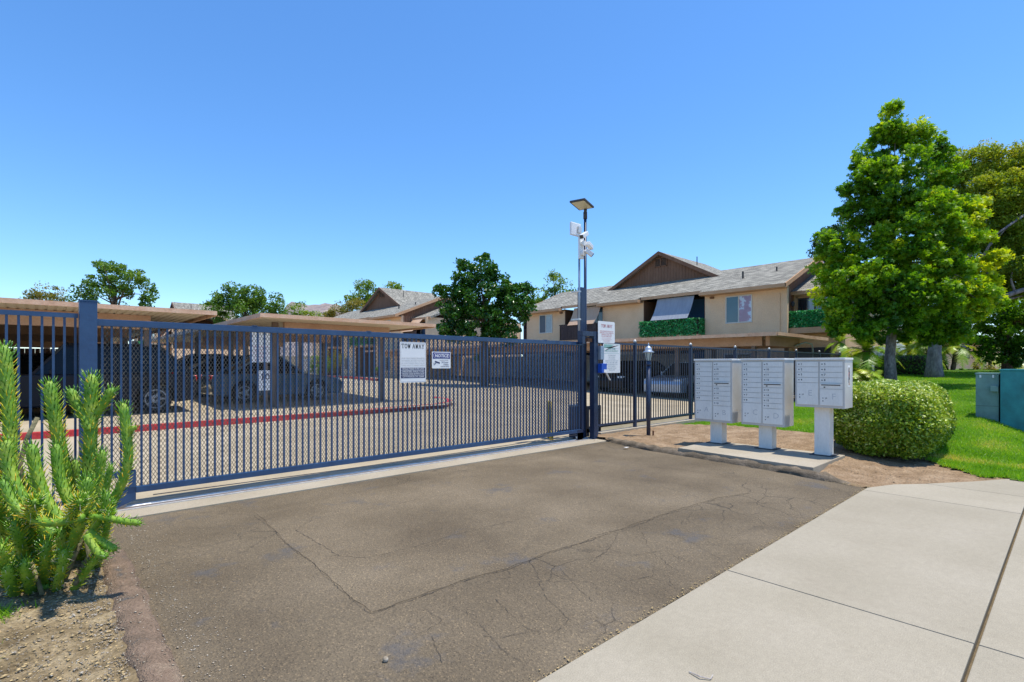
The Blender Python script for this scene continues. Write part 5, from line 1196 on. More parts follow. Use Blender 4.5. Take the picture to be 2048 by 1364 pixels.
# third building far right
def far_house():
    P = at(1925, 700, d=46); g = thing('apartment_building', 'tan building with grey roof glimpsed between the right hand trees and palms', 'building', (P.x, P.y, .8))
    A = lambda x, y, d=46: at(x, y, d=d)
    p0, p1, p2, p3 = A(1830, 680), A(1962, 680), A(1948, 680), A(2000, 690, 47)
    def wall(a, c, z0, z1, m, name, th=.3, out=0):
        a, c = Vector((a.x, a.y)), Vector((c.x, c.y)); d = (c-a).normalized(); n = Vector((d.y, -d.x)); n = n if n.dot(a) < 0 else -n
        a = a+n*out; c = c+n*out
        V = [(a.x, a.y, z0), (c.x, c.y, z0), (c.x, c.y, z1), (a.x, a.y, z1)]; q = [(x-n.x*th, y-n.y*th, z) for x, y, z in V]
        b = MB(); b.add(V+q, [(0, 1, 2, 3), (7, 6, 5, 4), (0, 4, 5, 1), (1, 5, 6, 2), (2, 6, 7, 3), (3, 7, 4, 0)]); return b.build(name, m, g)
    wall(p0, p1, .4, 3.72, 'stucco', 'wall', 4); wall(A(1950, 0), A(1962, 0), .4, 3.72, 'stucco', 'pier', .5, .5); wall(p1+Vector((.0, .0, 0)), p3, .4, 3.4, 'stucco', 'wall', 3)
    wall(A(1905, 0), A(1939, 0), 2.1, 3.45, 'frame_dark', 'window', .05, .03); wall(A(1907, 0), A(1921, 0), 2.16, 3.38, 'pane_dark', 'pane', .02, .04); wall(A(1923, 0), A(1937, 0), 2.16, 3.38, 'pane_screen', 'pane', .02, .04)
    a, c = A(1826, 0), A(1958, 0); a, c = Vector((a.x, a.y)), Vector((c.x, c.y)); d = (c-a).normalized(); n = Vector((d.y, -d.x)); n = n if n.dot(a) < 0 else -n
    e0, e1 = a+n*.6, c+n*.6; r0, r1 = a-n*3.6, c-n*3.6
    V = [(e0.x, e0.y, 3.72), (e1.x, e1.y, 3.72), (r1.x, r1.y, 5.2), (r0.x, r0.y, 5.2)]; b = MB(); b.add(V+[(x, y, z-.15) for x, y, z in V], [(0, 1, 2, 3), (7, 6, 5, 4), (0, 4, 5, 1), (1, 5, 6, 2), (2, 6, 7, 3), (3, 7, 4, 0)]); b.build('roof', 'shingle', g)
    b = MB(); b.bar((e0.x, e0.y, 3.62), (e1.x, e1.y, 3.62), .06, .2); b.build('fascia', 'trim_tan', g)
far_house()

# patio fences of upright boards
def board_fence(label, p0, p1, z0, z1, m, pitch=.16, gp=None):
    p0, p1 = Vector(p0), Vector(p1); L = (p1-p0).length; d = (p1-p0)/L; g = thing('patio_fence', label, 'fence', (p0.x, p0.y, z0), gp)
    n = min(290, int(L/pitch)); pitch = L/n; me = boxmesh('board', pitch*.9 if abs(d.x) > .5 else .02, .02 if abs(d.x) > .5 else pitch*.9, z1-z0, m)
    rr = random.Random(n)
    for i in range(n):
        q = d*(i+.5)*pitch; o = inst('board', me, g, (q.x, q.y, rr.uniform(-.012, .012)))
    b = MB(); e = Vector((-d.y, d.x, 0))*.03; b.bar(p0+e+Vector((0, 0, .3)), p1+e+Vector((0, 0, .3)), .03, .08); b.bar(p0+e+Vector((0, 0, z1-z0-.3)), p1+e+Vector((0, 0, z1-z0-.3)), .03, .08); b.build('rail', m, g)
board_fence('pale grey upright-board patio fence before the long apartment building, seen through the gate', (24.62, 13.1, .4), (24.62, 34, .4), .4, 2.12, 'patio_board')
board_fence('pale patio fence before the farther apartment building, left part behind the gate', (22.3, 36.5, .55), (22.3, 60, .55), .5, 2.25, 'patio_board', .2)
board_fence('white patio fence between the palms and the box hedge', (26.8, 6.0, .85), (31.8, 6.0, .95), .85, 2.35, 'patio_white', .17)
board_fence('white patio fence glimpsed between the two big tree trunks', (32.4, 6.2, 1.0), (40.4, 6.2, 1.1), 1.0, 2.65, 'patio_white', .19)
for u0, u1, lab in ((-20, 3.3, 'added dark board screen behind the cars of the left carport, standing in for deep shade'),):
    g = thing('shade_screen', lab, 'fence', (u0, 37.2, .4)); n = int((u1-u0)/.2); me = boxmesh('board', .19, .02, 2.0, 'railing_brown')  # added dark boards, put here to darken the view under the carport roof
    for i in range(n): inst('board', me, g, (.1+i*.2, 0, 0))
b = MB(); b.box(-30, 26, 61, 61.4, .3, 2.6); tag(b.build('boundary_wall', 'pad', None), 'pale boundary wall far behind the carports', 'wall')

# hill ---------------------------------------------------------------
def hill():
    rng = random.Random(8); V = []; Fs = []; n = 90; m = 10
    for j in range(m+1):
        for i in range(n+1):
            px = 150+1000*i/n; D = 2300+j*260
            env = .80*math.exp(-((px-632)/82)**6)+.35*math.exp(-((px-800)/140)**2)+.2*math.exp(-((px-560)/60)**2)
            hh = (20+455*env)*(math.sin(math.pi*min(1, j/m*1.15))**.8)+rng.uniform(-4, 4)+10*math.sin(i*.9+j*1.3)
            p = at(px, 731, d=D+400); V.append((p.x, p.y, max(-5, hh if 0 < j else -5)))
    for j in range(m):
        for i in range(n): Fs.append((j*(n+1)+i, j*(n+1)+i+1, (j+1)*(n+1)+i+1, (j+1)*(n+1)+i))
    me = bpy.data.meshes.new('hill'); me.from_pydata(V, [], Fs); me.update(); link('hill', me, 'hill', None, True, 'structure')
hill()

# ================================================================ VEGETATION
def B_(px, py, d, rx, rz, tone=.4, ry=None):
    """a foliage lobe: centre from a sight line at depth d, radii in pixels at that depth"""
    s = d/F_; p = at(px, py, d=d); return ((p.x, p.y, p.z), (rx*s, (ry or rx)*s, rz*s), tone)
def trunk_to(px, py, d, px2, py2, r0, r1, n=5, wob=.05, seed=0):
    a, c = at(px, py, d=d), at(px2, py2, d=d); rr = random.Random(seed); P = []
    for i in range(n):
        t_ = i/(n-1); q = a.lerp(c, t_); P.append((q.x+(rr.uniform(-wob, wob) if i else 0), q.y+(rr.uniform(-wob, wob) if i else 0), q.z-(.1 if i == 0 else 0)))
    return P, [r0+(r1-r0)*(i/(n-1)) for i in range(n)]
# sweetgum
d0 = 17.8
P, r_ = trunk_to(1782, 776, d0, 1786, 330, .27, .05, 8, .05, 1); r_ = [.21, .155, .14, .12, .10, .08, .06, .04]
LB_ = []
for px, py, rx, rz, t_, dd in [
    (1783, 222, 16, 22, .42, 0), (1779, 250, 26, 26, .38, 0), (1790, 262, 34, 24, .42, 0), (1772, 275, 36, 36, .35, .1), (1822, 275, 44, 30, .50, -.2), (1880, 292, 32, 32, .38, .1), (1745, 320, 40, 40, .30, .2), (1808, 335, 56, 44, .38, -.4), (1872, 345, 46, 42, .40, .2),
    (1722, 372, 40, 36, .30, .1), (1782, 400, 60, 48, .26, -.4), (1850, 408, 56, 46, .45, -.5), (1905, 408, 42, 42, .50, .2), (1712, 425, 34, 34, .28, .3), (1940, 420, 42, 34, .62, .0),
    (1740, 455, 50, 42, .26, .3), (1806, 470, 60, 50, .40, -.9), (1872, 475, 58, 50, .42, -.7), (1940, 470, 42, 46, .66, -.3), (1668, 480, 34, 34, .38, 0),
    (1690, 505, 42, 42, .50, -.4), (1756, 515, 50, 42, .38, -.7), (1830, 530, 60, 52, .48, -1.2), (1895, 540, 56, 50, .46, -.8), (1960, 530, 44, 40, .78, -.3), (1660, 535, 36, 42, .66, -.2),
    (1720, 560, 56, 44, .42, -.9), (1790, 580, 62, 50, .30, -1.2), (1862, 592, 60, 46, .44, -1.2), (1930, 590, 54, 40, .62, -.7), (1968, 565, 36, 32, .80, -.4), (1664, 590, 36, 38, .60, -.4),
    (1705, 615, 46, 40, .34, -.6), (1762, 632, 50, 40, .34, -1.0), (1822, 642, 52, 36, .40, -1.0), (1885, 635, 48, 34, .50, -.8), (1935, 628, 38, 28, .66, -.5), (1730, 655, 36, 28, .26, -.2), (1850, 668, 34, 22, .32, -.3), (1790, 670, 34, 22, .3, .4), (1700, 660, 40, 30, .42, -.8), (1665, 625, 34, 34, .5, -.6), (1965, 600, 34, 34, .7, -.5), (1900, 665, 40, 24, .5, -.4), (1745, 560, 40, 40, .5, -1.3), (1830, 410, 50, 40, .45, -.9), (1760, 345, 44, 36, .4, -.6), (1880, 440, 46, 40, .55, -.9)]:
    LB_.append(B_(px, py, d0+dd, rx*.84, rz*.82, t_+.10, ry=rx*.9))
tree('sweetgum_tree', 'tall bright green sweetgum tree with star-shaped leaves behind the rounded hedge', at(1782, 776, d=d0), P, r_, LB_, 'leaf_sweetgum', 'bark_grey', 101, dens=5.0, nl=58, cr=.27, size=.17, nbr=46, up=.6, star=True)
# large spreading tree with long limb
d1 = 20.6
P = [at(1868, 762, d=d1), at(1868, 735, d=d1), at(1869, 700, d=d1), at(1873, 665, d=d1), at(1876, 640, d=d1)]; r_ = [.36, .27, .22, .21, .19]
big = []
for px, py, rx, rz, t_, dd in [(1950, 330, 44, 38, .6, 1), (2010, 325, 48, 36, .7, .5), (2060, 340, 50, 40, .6, 0), (1945, 385, 50, 44, .55, 1), (2005, 390, 60, 50, .6, 0), (2070, 400, 60, 50, .5, 0), (1975, 450, 60, 50, .45, .5),
    (2045, 470, 60, 50, .42, 0), (2010, 520, 60, 46, .36, 0), (2065, 545, 60, 46, .32, 0), (1900, 340, 30, 36, .5, 1.5), (2000, 570, 46, 34, .38, .6), (1860, 560, 60, 60, .3, 2), (1910, 480, 50, 60, .35, 2), (2120, 420, 60, 90, .5, 0), (2120, 560, 60, 60, .4, 0), (1885, 640, 50, 30, .2, 1.2)]:
    big.append(B_(px, py, d1+dd, rx, rz, t_))
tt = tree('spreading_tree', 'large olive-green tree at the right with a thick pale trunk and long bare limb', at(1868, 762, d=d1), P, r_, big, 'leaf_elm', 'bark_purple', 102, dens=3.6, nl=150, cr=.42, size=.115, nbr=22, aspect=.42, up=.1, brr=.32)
b = MB(); Q = [(1872, 672), (1890, 655), (1930, 635), (1975, 612), (2010, 592), (2045, 580), (2120, 560)]
b.tube([at(x, y, d=d1-.4*i/3) for i, (x, y) in enumerate(Q)], [.17, .14, .12, .11, .10, .085, .06], 10)
b.tube([at(1935, 632, d=d1-.3), at(1965, 612, d=d1-.2), (at(2010, 600, d=d1)), at(2060, 588, d=d1)], [.07, .055, .045, .03], 8); b.tube([at(2030, 586, d=d1-.6), at(2022, 560, d=d1-.6), at(2026, 520, d=d1-.4)], [.05, .035, .02], 8)
b.tube([at(2048, 430, d=d1-.9), at(1990, 470, d=d1-1), at(1960, 520, d=d1-.6)], [.05, .03, .02], 6)
b.build('limb', 'bark_purple', tt, smooth=True)
# right dark tree behind the cabinets
d2 = 24
P, r_ = trunk_to(2014, 745, d2, 2016, 640, .22, .12, 4, .02, 3)
tree('broadleaf_tree', 'dense dark green small tree standing behind the utility cabinets', at(2014, 745, d=d2), P, r_,
     [B_(2010, 625, d2, 60, 44, .5), (B_(1990, 670, d2, 46, 36, .42)), B_(2045, 660, d2, 60, 50, .36), B_(2000, 700, d2, 40, 26, .3), B_(2060, 610, d2, 50, 40, .45), B_(2030, 705, d2, 50, 26, .3), B_(2090, 650, d2, 50, 60, .4)], 'leaf_sweetgum', 'bark_brown', 103, dens=1.9, nl=80, cr=.4, size=.14, nbr=24, aspect=.7, tb=-.1)
d3 = 26
P, r_ = trunk_to(1660, 690, d3, 1660, 560, .2, .08, 4, .03, 4)
tree('evergreen_tree', 'dark bluish tree top peeping out left of the sweetgum above the roof', at(1660, 735, d=38), [at(1665, 735, d=38), at(1665, 600, d=38), at(1662, 520, d=38)], [.25, .18, .08],
     [B_(1655, 488, 38, 28, 26, .2), B_(1670, 510, 38, 34, 30, .25), B_(1680, 470, 38, 30, 30, .25), B_(1700, 540, 38, 46, 50, .25)], 'leaf_dark', 'bark_brown', 104, dens=1.0, nl=80, cr=.6, size=.2, nbr=12)
# background trees beyond the carports, left to right
BG = 'background trees beyond the court'
def bg(name, label, d, base, blobs, lm, seed, size=.2, dens=.8, nl=90, cr=.65, nbr=18, tb=0):
    bp = at(base, 725, d=d); tp = at(base, sum(q[1] for q in blobs)/len(blobs), d=d)
    P = [(bp.x, bp.y, .3), (bp.x+.1, bp.y, 1.8), ((bp.x+tp.x)/2, (bp.y+tp.y)/2, (tp.z+1.8)/2), (tp.x, tp.y, tp.z)]
    tree(name, label, (bp.x, bp.y, .3), P, [.28, .22, .16, .07], [B_(x, y, d, rx, rz, t_) for x, y, rx, rz, t_ in blobs], lm, 'bark_brown', seed, dens, nl, cr, size, nbr, BG, tb=tb)
bg('distant_tree', 'sparse yellowish tree top over the far left carport', 42, 92, [(70, 592, 20, 9, .5), (95, 586, 26, 14, .5), (118, 600, 18, 8, .4), (60, 604, 14, 8, .4)], 'leaf_yellow', 201, .15, 1.3, 70, .5)
bg('distant_tree', 'dark green loose-crowned tree over the left carport, next to the tall post', 34, 230, [(232, 545, 36, 24, .5), (205, 560, 30, 24, .4), (262, 562, 32, 26, .42), (285, 580, 26, 22, .45), (180, 575, 24, 20, .4), (232, 590, 50, 24, .35), (290, 600, 24, 14, .4), (200, 535, 14, 12, .5), (170, 598, 20, 14, .4)], 'leaf_mid', 202, .17, 1.0, 60, .45, tb=-.08)
bg('distant_tree', 'round dark green tree between the two left carports', 38, 490, [(470, 595, 36, 24, .4), (505, 595, 38, 22, .4), (535, 605, 30, 24, .45), (445, 612, 26, 24, .4), (490, 622, 60, 24, .35), (550, 622, 18, 18, .4), (430, 632, 20, 14, .4)], 'leaf_mid', 203, .17, 1.1, 80, .5, tb=-.1)
bg('distant_tree', 'light green bushy tree top in front of the hill', 46, 600, [(598, 618, 22, 14, .65), (580, 628, 22, 14, .5), (625, 632, 18, 7, .7)], 'leaf_mid', 204, .15, 1.2, 60, .5)
bg('distant_tree', 'yellow-flecked low tree left of the farther apartment roof', 58, 690, [(690, 618, 22, 16, .55), (672, 626, 16, 12, .6), (715, 610, 22, 14, .6), (660, 632, 12, 8, .5)], 'leaf_yellow', 205, .2, .7, 70, .7, tb=-.15)
bg('distant_tree', 'green tree rising behind the farther apartment roof, left of its gable', 62, 732, [(732, 588, 26, 22, .6), (712, 600, 24, 16, .5), (745, 605, 26, 16, .5), (728, 570, 12, 10, .6)], 'leaf_mid', 206, .22, .7, 70, .8)
bg('distant_tree', 'small green tree top just behind the farther gable peak', 70, 792, [(783, 573, 14, 9, .6), (800, 577, 13, 9, .5)], 'leaf_mid', 207, .25, .8, 60, .8)
bg('magnolia_tree', 'large dark magnolia with rusty leaves between the two apartment buildings', 27, 968, [(965, 545, 34, 32, .45), (935, 560, 34, 28, .4), (1000, 575, 36, 28, .45), (905, 590, 28, 18, .4), (1035, 585, 30, 26, .45), (960, 595, 56, 36, .35), (905, 625, 34, 30, .35), (955, 645, 60, 34, .3), (1015, 625, 46, 40, .35), (1048, 610, 24, 30, .4), (1000, 665, 44, 24, .3), (915, 665, 44, 24, .3), (970, 522, 14, 12, .5), (925, 530, 12, 10, .5), (880, 580, 12, 8, .5), (1048, 575, 12, 10, .5), (985, 545, 12, 20, .5)], 'leaf_magnolia', 208, .18, 3.2, 40, .30, 30)
bg('distant_tree', 'airy green tree right of the magnolia behind the long roof', 44, 1110, [(1108, 572, 26, 20, .55), (1085, 590, 26, 18, .5), (1130, 578, 22, 16, .55), (1140, 595, 20, 12, .5), (1070, 605, 22, 18, .5), (1108, 552, 10, 8, .5)], 'leaf_mid', 209, .17, 1.0, 50, .45)

def hedge(name, label, c, r, n, size, lm, seed, tone, p=3.2, core=.88, cat='hedge', rz=0, bumps=.05):
    rng = np.random.default_rng(seed); g = thing(name, label, cat, (c[0], c[1], c[2]-r[2]))
    d = unit(rng.normal(size=(n, 3))*np.array([r[0], r[1], r[2]])**.5); k = (np.abs(d)**p).sum(1)**(-1/p)
    b_ = 1+bumps*(np.sin(d[:, 0]*9+1)+np.sin(d[:, 1]*11)+np.sin(d[:, 2]*8+2))/1.5
    S_n = d*(k*b_*rng.uniform(.86, 1.02, n))[:, None]*np.array(r)
    cr, sr = math.cos(rz), math.sin(rz); P = np.column_stack([S_n[:, 0]*cr-S_n[:, 1]*sr, S_n[:, 0]*sr+S_n[:, 1]*cr, S_n[:, 2]])+np.array(c)
    P = P[P[:, 2] > c[2]-r[2]+.03]; dz = (P[:, 2]-c[2])/r[2]
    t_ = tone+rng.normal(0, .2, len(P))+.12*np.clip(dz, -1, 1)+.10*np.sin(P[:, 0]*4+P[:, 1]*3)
    # solid filler core; dark colour stands in for the shade inside the hedge
    bm = bmesh.new(); bmesh.ops.create_icosphere(bm, subdivisions=4, radius=1); me = bpy.data.meshes.new('shade_core')
    for v_ in bm.verts:
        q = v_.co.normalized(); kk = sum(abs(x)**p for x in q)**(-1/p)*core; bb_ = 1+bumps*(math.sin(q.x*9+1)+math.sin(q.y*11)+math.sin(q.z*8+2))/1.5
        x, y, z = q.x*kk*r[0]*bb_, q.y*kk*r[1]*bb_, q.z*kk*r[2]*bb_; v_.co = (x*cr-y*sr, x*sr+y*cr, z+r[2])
    bm.to_mesh(me); bm.free(); link('shade_core', me, 'dark_core', g)
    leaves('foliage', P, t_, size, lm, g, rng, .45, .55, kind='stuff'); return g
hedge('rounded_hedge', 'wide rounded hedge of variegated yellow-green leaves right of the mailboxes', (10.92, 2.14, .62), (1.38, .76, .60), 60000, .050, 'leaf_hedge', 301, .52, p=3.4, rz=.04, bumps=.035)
for px, py, dd, r, lab in ((1800, 752, 23, (1.2, 1.3, .55), 'clipped green box hedge behind the sweetgum trunk'), (1842, 752, 24.5, (.9, .9, .5), 'darker clipped hedge left of the thick trunk')):
    q = at(px, py, d=dd); hedge('box_hedge', lab, (q.x, q.y, .95+r[2]*.8), r, 9000, .08, 'leaf_box', int(px), .45 if px < 1820 else .2, p=5, core=.93)
# shrubs inside the court and at the right
for i, (px, py, dd, rr_, lm, lab) in enumerate(((640, 728, 36, .9, 'leaf_mid', 'light green shrub beyond the small car, left of the patio fence'), (665, 722, 37, 1.0, 'leaf_yellow', 'yellow-green shrub by the patio fence seen through the gate'), (755, 738, 34, .35, 'leaf_mid', 'tiny shrub against the pale patio fence'), (965, 712, 31, .7, 'leaf_mid', 'green shrub behind the gate near the notice sign'),
        (1962, 742, 27, .6, 'leaf_yellow', 'low yellow-green shrub left of the utility cabinets'), (1940, 748, 25, .5, 'leaf_box', 'low green shrub before the far tan building'), (827, 664, 30, .0, 'leaf_box', ''))):
    if not lab: continue
    q = at(px, py, d=dd); g = thing('shrub', lab, 'shrub', (q.x, q.y, q.z-rr_), 'shrubs around the court'); rng = np.random.default_rng(400+i)
    Pn, Tn, CCn = crown_pts([((q.x, q.y, q.z), (rr_, rr_, rr_*.8), .5)], 4, 60, rr_*.3, rng)
    leaves('foliage', Pn, Tn, .10, lm, g, rng); mb = MB()
    for k in range(6):
        e = CCn[k % len(CCn)]; mb.tube([(q.x, q.y, q.z-rr_-.1), tuple(e)], [.03, .01], 5)
    mb.build('stem', 'bark_brown', g)
rngf = np.random.default_rng(77)
fp = at(700, 750, d=44); Pn = np.column_stack([22.6+rngf.uniform(-.4, .4, 5000), 34+rngf.random(5000)*26, .55+rngf.random(5000)*.35])
o = leaves('flower_border', Pn, rngf.uniform(.3, 1, 5000), .12, 'leaf_yellow', None, rngf, kind='stuff'); tag(o, 'yellow flowering border along the farther patio fence', 'ground cover')

# palms
def palm(label, base, h, nf, fl, seed, group, lean=(0, 0), tr=.11, droop=1., tb=0, stems=1):
    rng = np.random.default_rng(seed); g = thing('palm_tree', label, 'palm', base, group); rr = random.Random(seed)
    for s in range(stems):
        ox, oy = (rr.uniform(-.5, .5), rr.uniform(-.5, .5)) if stems > 1 else (0, 0); hh = h*(rr.uniform(.7, 1.1) if stems > 1 else 1)
        top = Vector((base[0]+lean[0]+ox*2.2, base[1]+lean[1]+oy*2.2, base[2]+hh)); b0 = Vector((base[0]+ox*.5, base[1]+oy*.5, base[2]-.1))
        mb = MB(); n = 9; mb.tube([b0.lerp(top, i/n) for i in range(n+1)], [tr*(1.15 if i % 2 else .95) for i in range(n+1)], 9); mb.build('trunk', 'bark_brown', g)
        for k in range(nf):
            a = 2*math.pi*(k*.381966)+rr.random()*.4; el = R(rr.uniform(-25, 78)); L = fl*rr.uniform(.8, 1.1)
            dh = Vector((math.cos(a), math.sin(a), 0)); P = []; m = 11
            for i in range(m+1):
                t_ = i/m; P.append(top+dh*(L*t_*math.cos(el)*(1-.12*t_))+Vector((0, 0, L*(t_*math.sin(el)-droop*.62*t_*t_*math.cos(el)*.9-.12*t_*t_))))
            V = []; T = []; tn = min(1, max(0, rr.gauss(.45, .18)+tb))
            sd = dh.cross(Vector((0, 0, 1)))
            for i in range(1, m*3+1):
                t_ = i/(m*3); f = t_*m; i0 = min(m-1, int(f)); q = P[i0].lerp(P[i0+1], f-i0); tang = (P[i0+1]-P[i0]).normalized()
                ll = L*.30*math.sin(math.pi*min(1, .12+t_*.86))**.7
                for s_ in (-1, 1):
                    dd = (sd*s_*.85+tang*.55+Vector((0, 0, .22-.35*rr.random()))).normalized(); w = tang*.021
                    e = q+dd*ll+Vector((0, 0, -ll*.12)); V += [q-w, q+w, e]; T += [tn, tn, min(1, tn+.2)]
            for i in range(m):
                w = sd*.008; V += [P[i]-w, P[i]+w, P[i+1]]; T += [tn*.8]*3
            V = np.array([tuple(x) for x in V]); np_mesh('frond', V, np.arange(len(V)).reshape(-1, 3), 'leaf_palm', g, np.array(T))
    return g
def GP(px, py, d): q = at(px, py, d=d); return (q.x, q.y, q.z)
PG = 'small palms and fan plants along the lawn'
palm('small feathery palm left of the sweetgum trunk', GP(1733, 768, 19.5), 1.25, 26, 1.35, 1, PG, tr=.12)
palm('bright yellow-green fan palm just right of the fence end', GP(1712, 775, 16.5), .45, 26, .95, 2, PG, tr=.07, tb=.25)
palm('low feathery palm at the foot of the box hedge', GP(1752, 768, 20.5), .15, 18, .8, 3, PG, tr=.07)
palm('shaded feathery palm between the two big trunks', GP(1818, 742, 25.5), 1.1, 20, 1.2, 4, PG, tr=.09)
palm('clump of leaning pygmy palms right of the thick trunk', GP(1900, 750, 23.5), 1.35, 18, 1.1, 5, PG, tr=.09, stems=4, lean=(.3, 0))
palm('yellow-green palm before the far tan building', GP(1980, 742, 29), 1.0, 20, 1.1, 6, PG, tr=.08, tb=.2)
palm('yellowish palm at the right edge over the cabinets', GP(2030, 742, 29), .8, 20, 1.1, 7, PG, tr=.08, tb=.25)
palm('spiky young palm against the bright end wall', GP(1680, 735, 22.5), 1.1, 14, .8, 8, PG, tr=.05, tb=.1)

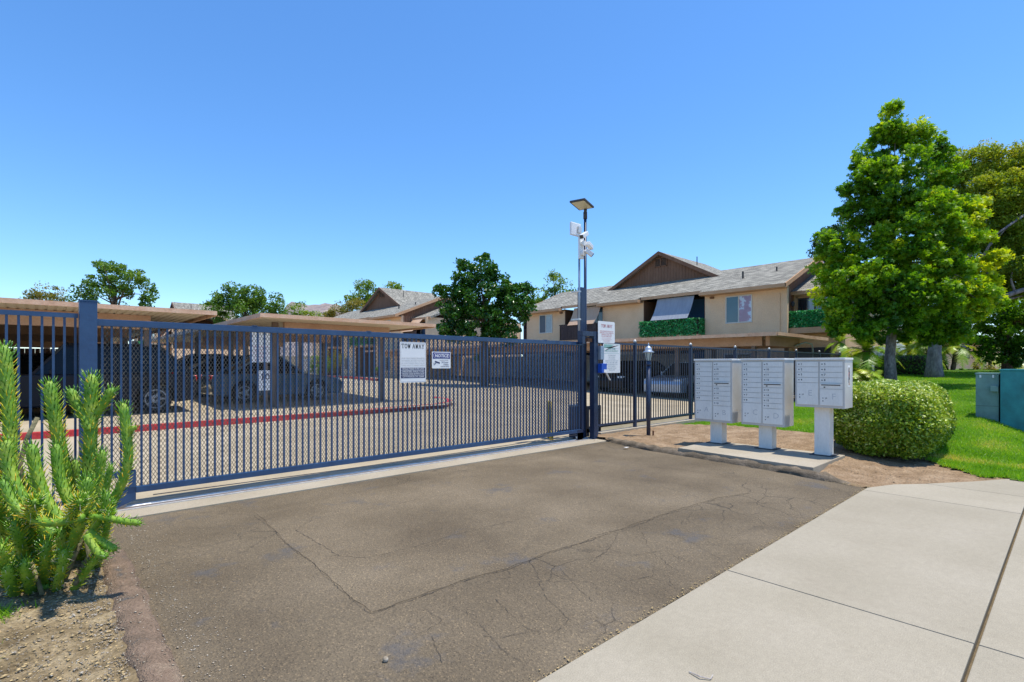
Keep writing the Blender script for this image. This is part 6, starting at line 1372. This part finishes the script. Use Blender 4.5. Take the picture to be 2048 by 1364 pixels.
# spiny succulent (long needle leaves on upright arms)
def succulent():
    base = at(95, 1160, z=.02); g = thing('spiny_succulent', 'big spiny succulent with upright needle-leaved arms in the left planting bed', 'succulent', (base.x, base.y, .02))
    rr = random.Random(9); rng = np.random.default_rng(9)
    A = [ # pixel path tip..base with depth, leaf length, radius, age
        ([(8, 690), (14, 770), (20, 850), (22, 950), (45, 1060), (85, 1150)], 3.75, 1.0), ([(98, 762), (108, 830), (122, 900), (140, 970), (152, 1040), (135, 1110)], 3.75, .95),
        ([(183, 748), (182, 820), (180, 900), (176, 970), (170, 1050)], 3.9, 1.05), ([(140, 778), (152, 805), (170, 835), (180, 860)], 3.88, .8), ([(226, 776), (212, 800), (192, 830), (182, 850)], 3.92, .75),
        ([(246, 806), (252, 860), (256, 920), (240, 975), (212, 1025), (178, 1065)], 3.6, .72), ([(272, 852), (258, 866), (254, 880)], 3.6, .45),
        ([(62, 888), (72, 940), (92, 1000), (130, 1050), (158, 1065)], 3.45, .85), ([(112, 888), (118, 950), (136, 1000), (160, 1050)], 3.55, .8),
        ([(176, 955), (168, 1010), (152, 1070), (120, 1130), (105, 1170)], 3.25, .8), ([(14, 880), (16, 930), (40, 990), (78, 1040), (110, 1070)], 3.3, .85),
        ([(205, 900), (200, 950), (196, 1000), (180, 1050)], 3.8, .7), ([(222, 930), (215, 965), (205, 1010)], 3.7, .5),
        ([(282, 1046), (250, 1043), (215, 1036), (176, 1034)], 3.3, .5), ([(232, 1100), (214, 1090), (196, 1078), (178, 1062)], 3.3, .6), ([(215, 1112), (200, 1108), (184, 1088), (172, 1070)], 3.25, .55),
        ([(14, 1130), (20, 1165), (32, 1195)], 3.1, .75), ([(48, 1118), (52, 1150), (62, 1190)], 3.15, .7), ([(92, 1082), (90, 1120), (88, 1175)], 3.2, .7), ([(28, 1042), (42, 1090), (62, 1150)], 3.2, .75),
        ([(75, 1052), (90, 1095), (98, 1150)], 3.4, .7), ([(-30, 760), (-25, 860), (-5, 960), (30, 1060), (60, 1140)], 3.7, .95), ([(-20, 980), (0, 1040), (30, 1120)], 3.2, .85), ([(-50, 880), (-30, 960), (0, 1060), (40, 1150)], 3.5, .9),
        ([(60, 950), (70, 1000), (88, 1060), (100, 1120)], 3.9, .8), ([(150, 920), (150, 980), (148, 1050)], 4.05, .8), ([(30, 920), (50, 990), (75, 1060)], 4.0, .8), ([(5, 960), (30, 1010), (90, 1045), (165, 1035)], 3.2, .6), ([(128, 1100), (122, 1140), (112, 1185)], 3.15, .6),
        ([(215, 985), (208, 1020), (185, 1060)], 3.35, .6), ([(0, 1090), (8, 1130), (25, 1180)], 3.05, .7), ([(70, 1000), (62, 1040), (72, 1100)], 3.1, .7), ([(160, 1000), (140, 1040), (130, 1095)], 3.05, .65)]
    for q in range(22):
        x0 = rr.uniform(-20, 225); y0 = rr.uniform(1000, 1120); x1 = x0*.6+45+rr.uniform(-20, 20); y1 = min(1185, y0+rr.uniform(70, 120))
        A.append(([(x0, y0), ((x0*.6+x1*.4)+rr.uniform(-8, 8), y0*.6+y1*.4), (x1, max(y1, 1110))], rr.uniform(3.3, 4.0), rr.uniform(.45, .75)))
    for n_, (px, d, s) in enumerate(A):
        dl = d if px[-1][1] < 1095 else 1.5*F_/(px[-1][1]-HY_)*1.01
        y0, y1 = px[0][1], px[-1][1]; P = [at(x, y, d=d+(dl-d)*max(0, (abs(y-y0)/max(1, abs(y1-y0))))**2) for x, y in px]
        P = [Vector((p.x, p.y, max(p.z, .0))) for p in P]
        # resample by Catmull-Rom
        Q = []; 
        for i in range(len(P)-1):
            p0, p1, p2, p3 = P[max(i-1, 0)], P[i], P[i+1], P[min(i+2, len(P)-1)]
            for k in range(6):
                t_ = k/6; Q.append(.5*((2*p1)+(p2-p0)*t_+(2*p0-5*p1+4*p2-p3)*t_*t_+(3*p1-p0-3*p2+p3)*t_**3))
        Q.append(P[-1]); L = sum((b_-a).length for a, b_ in zip(Q[:-1], Q[1:])); r = .041*s; m = len(Q)
        mb = MB(); mb.tube(Q, [r*(.35 if i == 0 else .75 if i == 1 else 1) for i in range(m)], 9); arm = mb.build('arm', 'cactus_stem', g, smooth=True)
        # leaves
        V = []; T = []; SV = []; acc = 0; tot = int(L/.0042); gold = 2.399963
        for j in range(tot):
            t_ = j/tot; f = t_*(m-1); i = min(m-2, int(f)); q = Q[i].lerp(Q[i+1], f-i); tang = (Q[i]-Q[i+1]).normalized()
            a = tang.cross(Vector((.3, .1, 1)) if abs(tang.z) < .95 else Vector((1, 0, 0))).normalized(); b2 = tang.cross(a); ph = j*gold
            rad = a*math.cos(ph)+b2*math.sin(ph); dist = t_*L
            rl = .35 if dist < .01 else 1
            ang = .55 if dist < .05 else .95; ll = s**.5*.058*rr.uniform(.7, 1.2)*(1 if dist > .03 else .75)
            if t_ > .72: ll *= rr.choice((.4, .7, .9))
            dirv = (rad*math.sin(ang)+tang*math.cos(ang)).normalized(); dirv = (dirv+Vector((0, 0, .25))).normalized(); o_ = q+rad*r*.8*min(1, dist/.03+.3)
            w = .0031*s**.5; e1 = dirv.cross(tang).normalized()*w if dirv.cross(tang).length > .01 else a*w; e2 = dirv.cross(e1).normalized()*w
            mid = o_+dirv*ll*.6+tang*ll*.02; tip = o_+dirv*ll+Vector((0, 0, ll*.15))
            tn = max(0, min(1, .20+.55*min(1, dist/.35)*rr.uniform(.4, 1)+rr.gauss(.05, .08))); 
            if rr.random() < .10+.16*min(1, dist/.5): tn = rr.uniform(.75, 1)
            if dist < .08: tn = rr.uniform(.1, .45)
            if rr.random() < .30: tn = rr.uniform(0, .12)
            if t_ > .6 and rr.random() < .12: continue
            k0 = len(V); V += [o_+e1, o_-e1*.5+e2*.87, o_-e1*.5-e2*.87, mid+e1*1.1, mid-e1*.55+e2*.95, mid-e1*.55-e2*.95, tip]; T += [tn*.9]*3+[tn]*3+[min(1, tn+.12)]
            if j % 6 == 0:
                sd_ = (rad+Vector((rr.uniform(-.5, .5), rr.uniform(-.5, .5), rr.uniform(-.3, .6)))).normalized(); sw = sd_.cross(tang).normalized()*.0011
                q0 = q+rad*r*.95; SV += [q0-sw, q0+sw, q0+sd_*rr.uniform(.025, .05)]
        N = len(V)//7; V = np.array([tuple(x) for x in V]); i7 = np.arange(N)[:, None]*7
        Fb = [(0, 1, 4), (0, 4, 3), (1, 2, 5), (1, 5, 4), (2, 0, 3), (2, 3, 5), (3, 4, 6), (4, 5, 6), (5, 3, 6)]
        Fs = np.concatenate([i7+np.array(f_)[None, :] for f_ in Fb]); np_mesh('needle_leaves', V, Fs, 'leaf_cactus', arm, np.array(T), kind='stuff')
        if SV: np_mesh('spines', np.array([tuple(x) for x in SV]), np.arange(len(SV)).reshape(-1, 3), 'leaf_spine', arm, np.random.default_rng(n_).random(len(SV)), kind='stuff')
    # woody old stems
    for q in ([(75, 835), (52, 880), (40, 930), (50, 1010)], [(175, 1060), (150, 1110), (130, 1160)], [(60, 1120), (75, 1160), (85, 1190)], [(170, 1070), (178, 1110), (150, 1170)]):
        mb = MB(); mb.tube([at(x, y, d=3.55-.0006*(y-835)) for x, y in q], [.013]*len(q), 8)
        mb.build('woody_stem', 'cactus_old', g, smooth=True)
succulent()
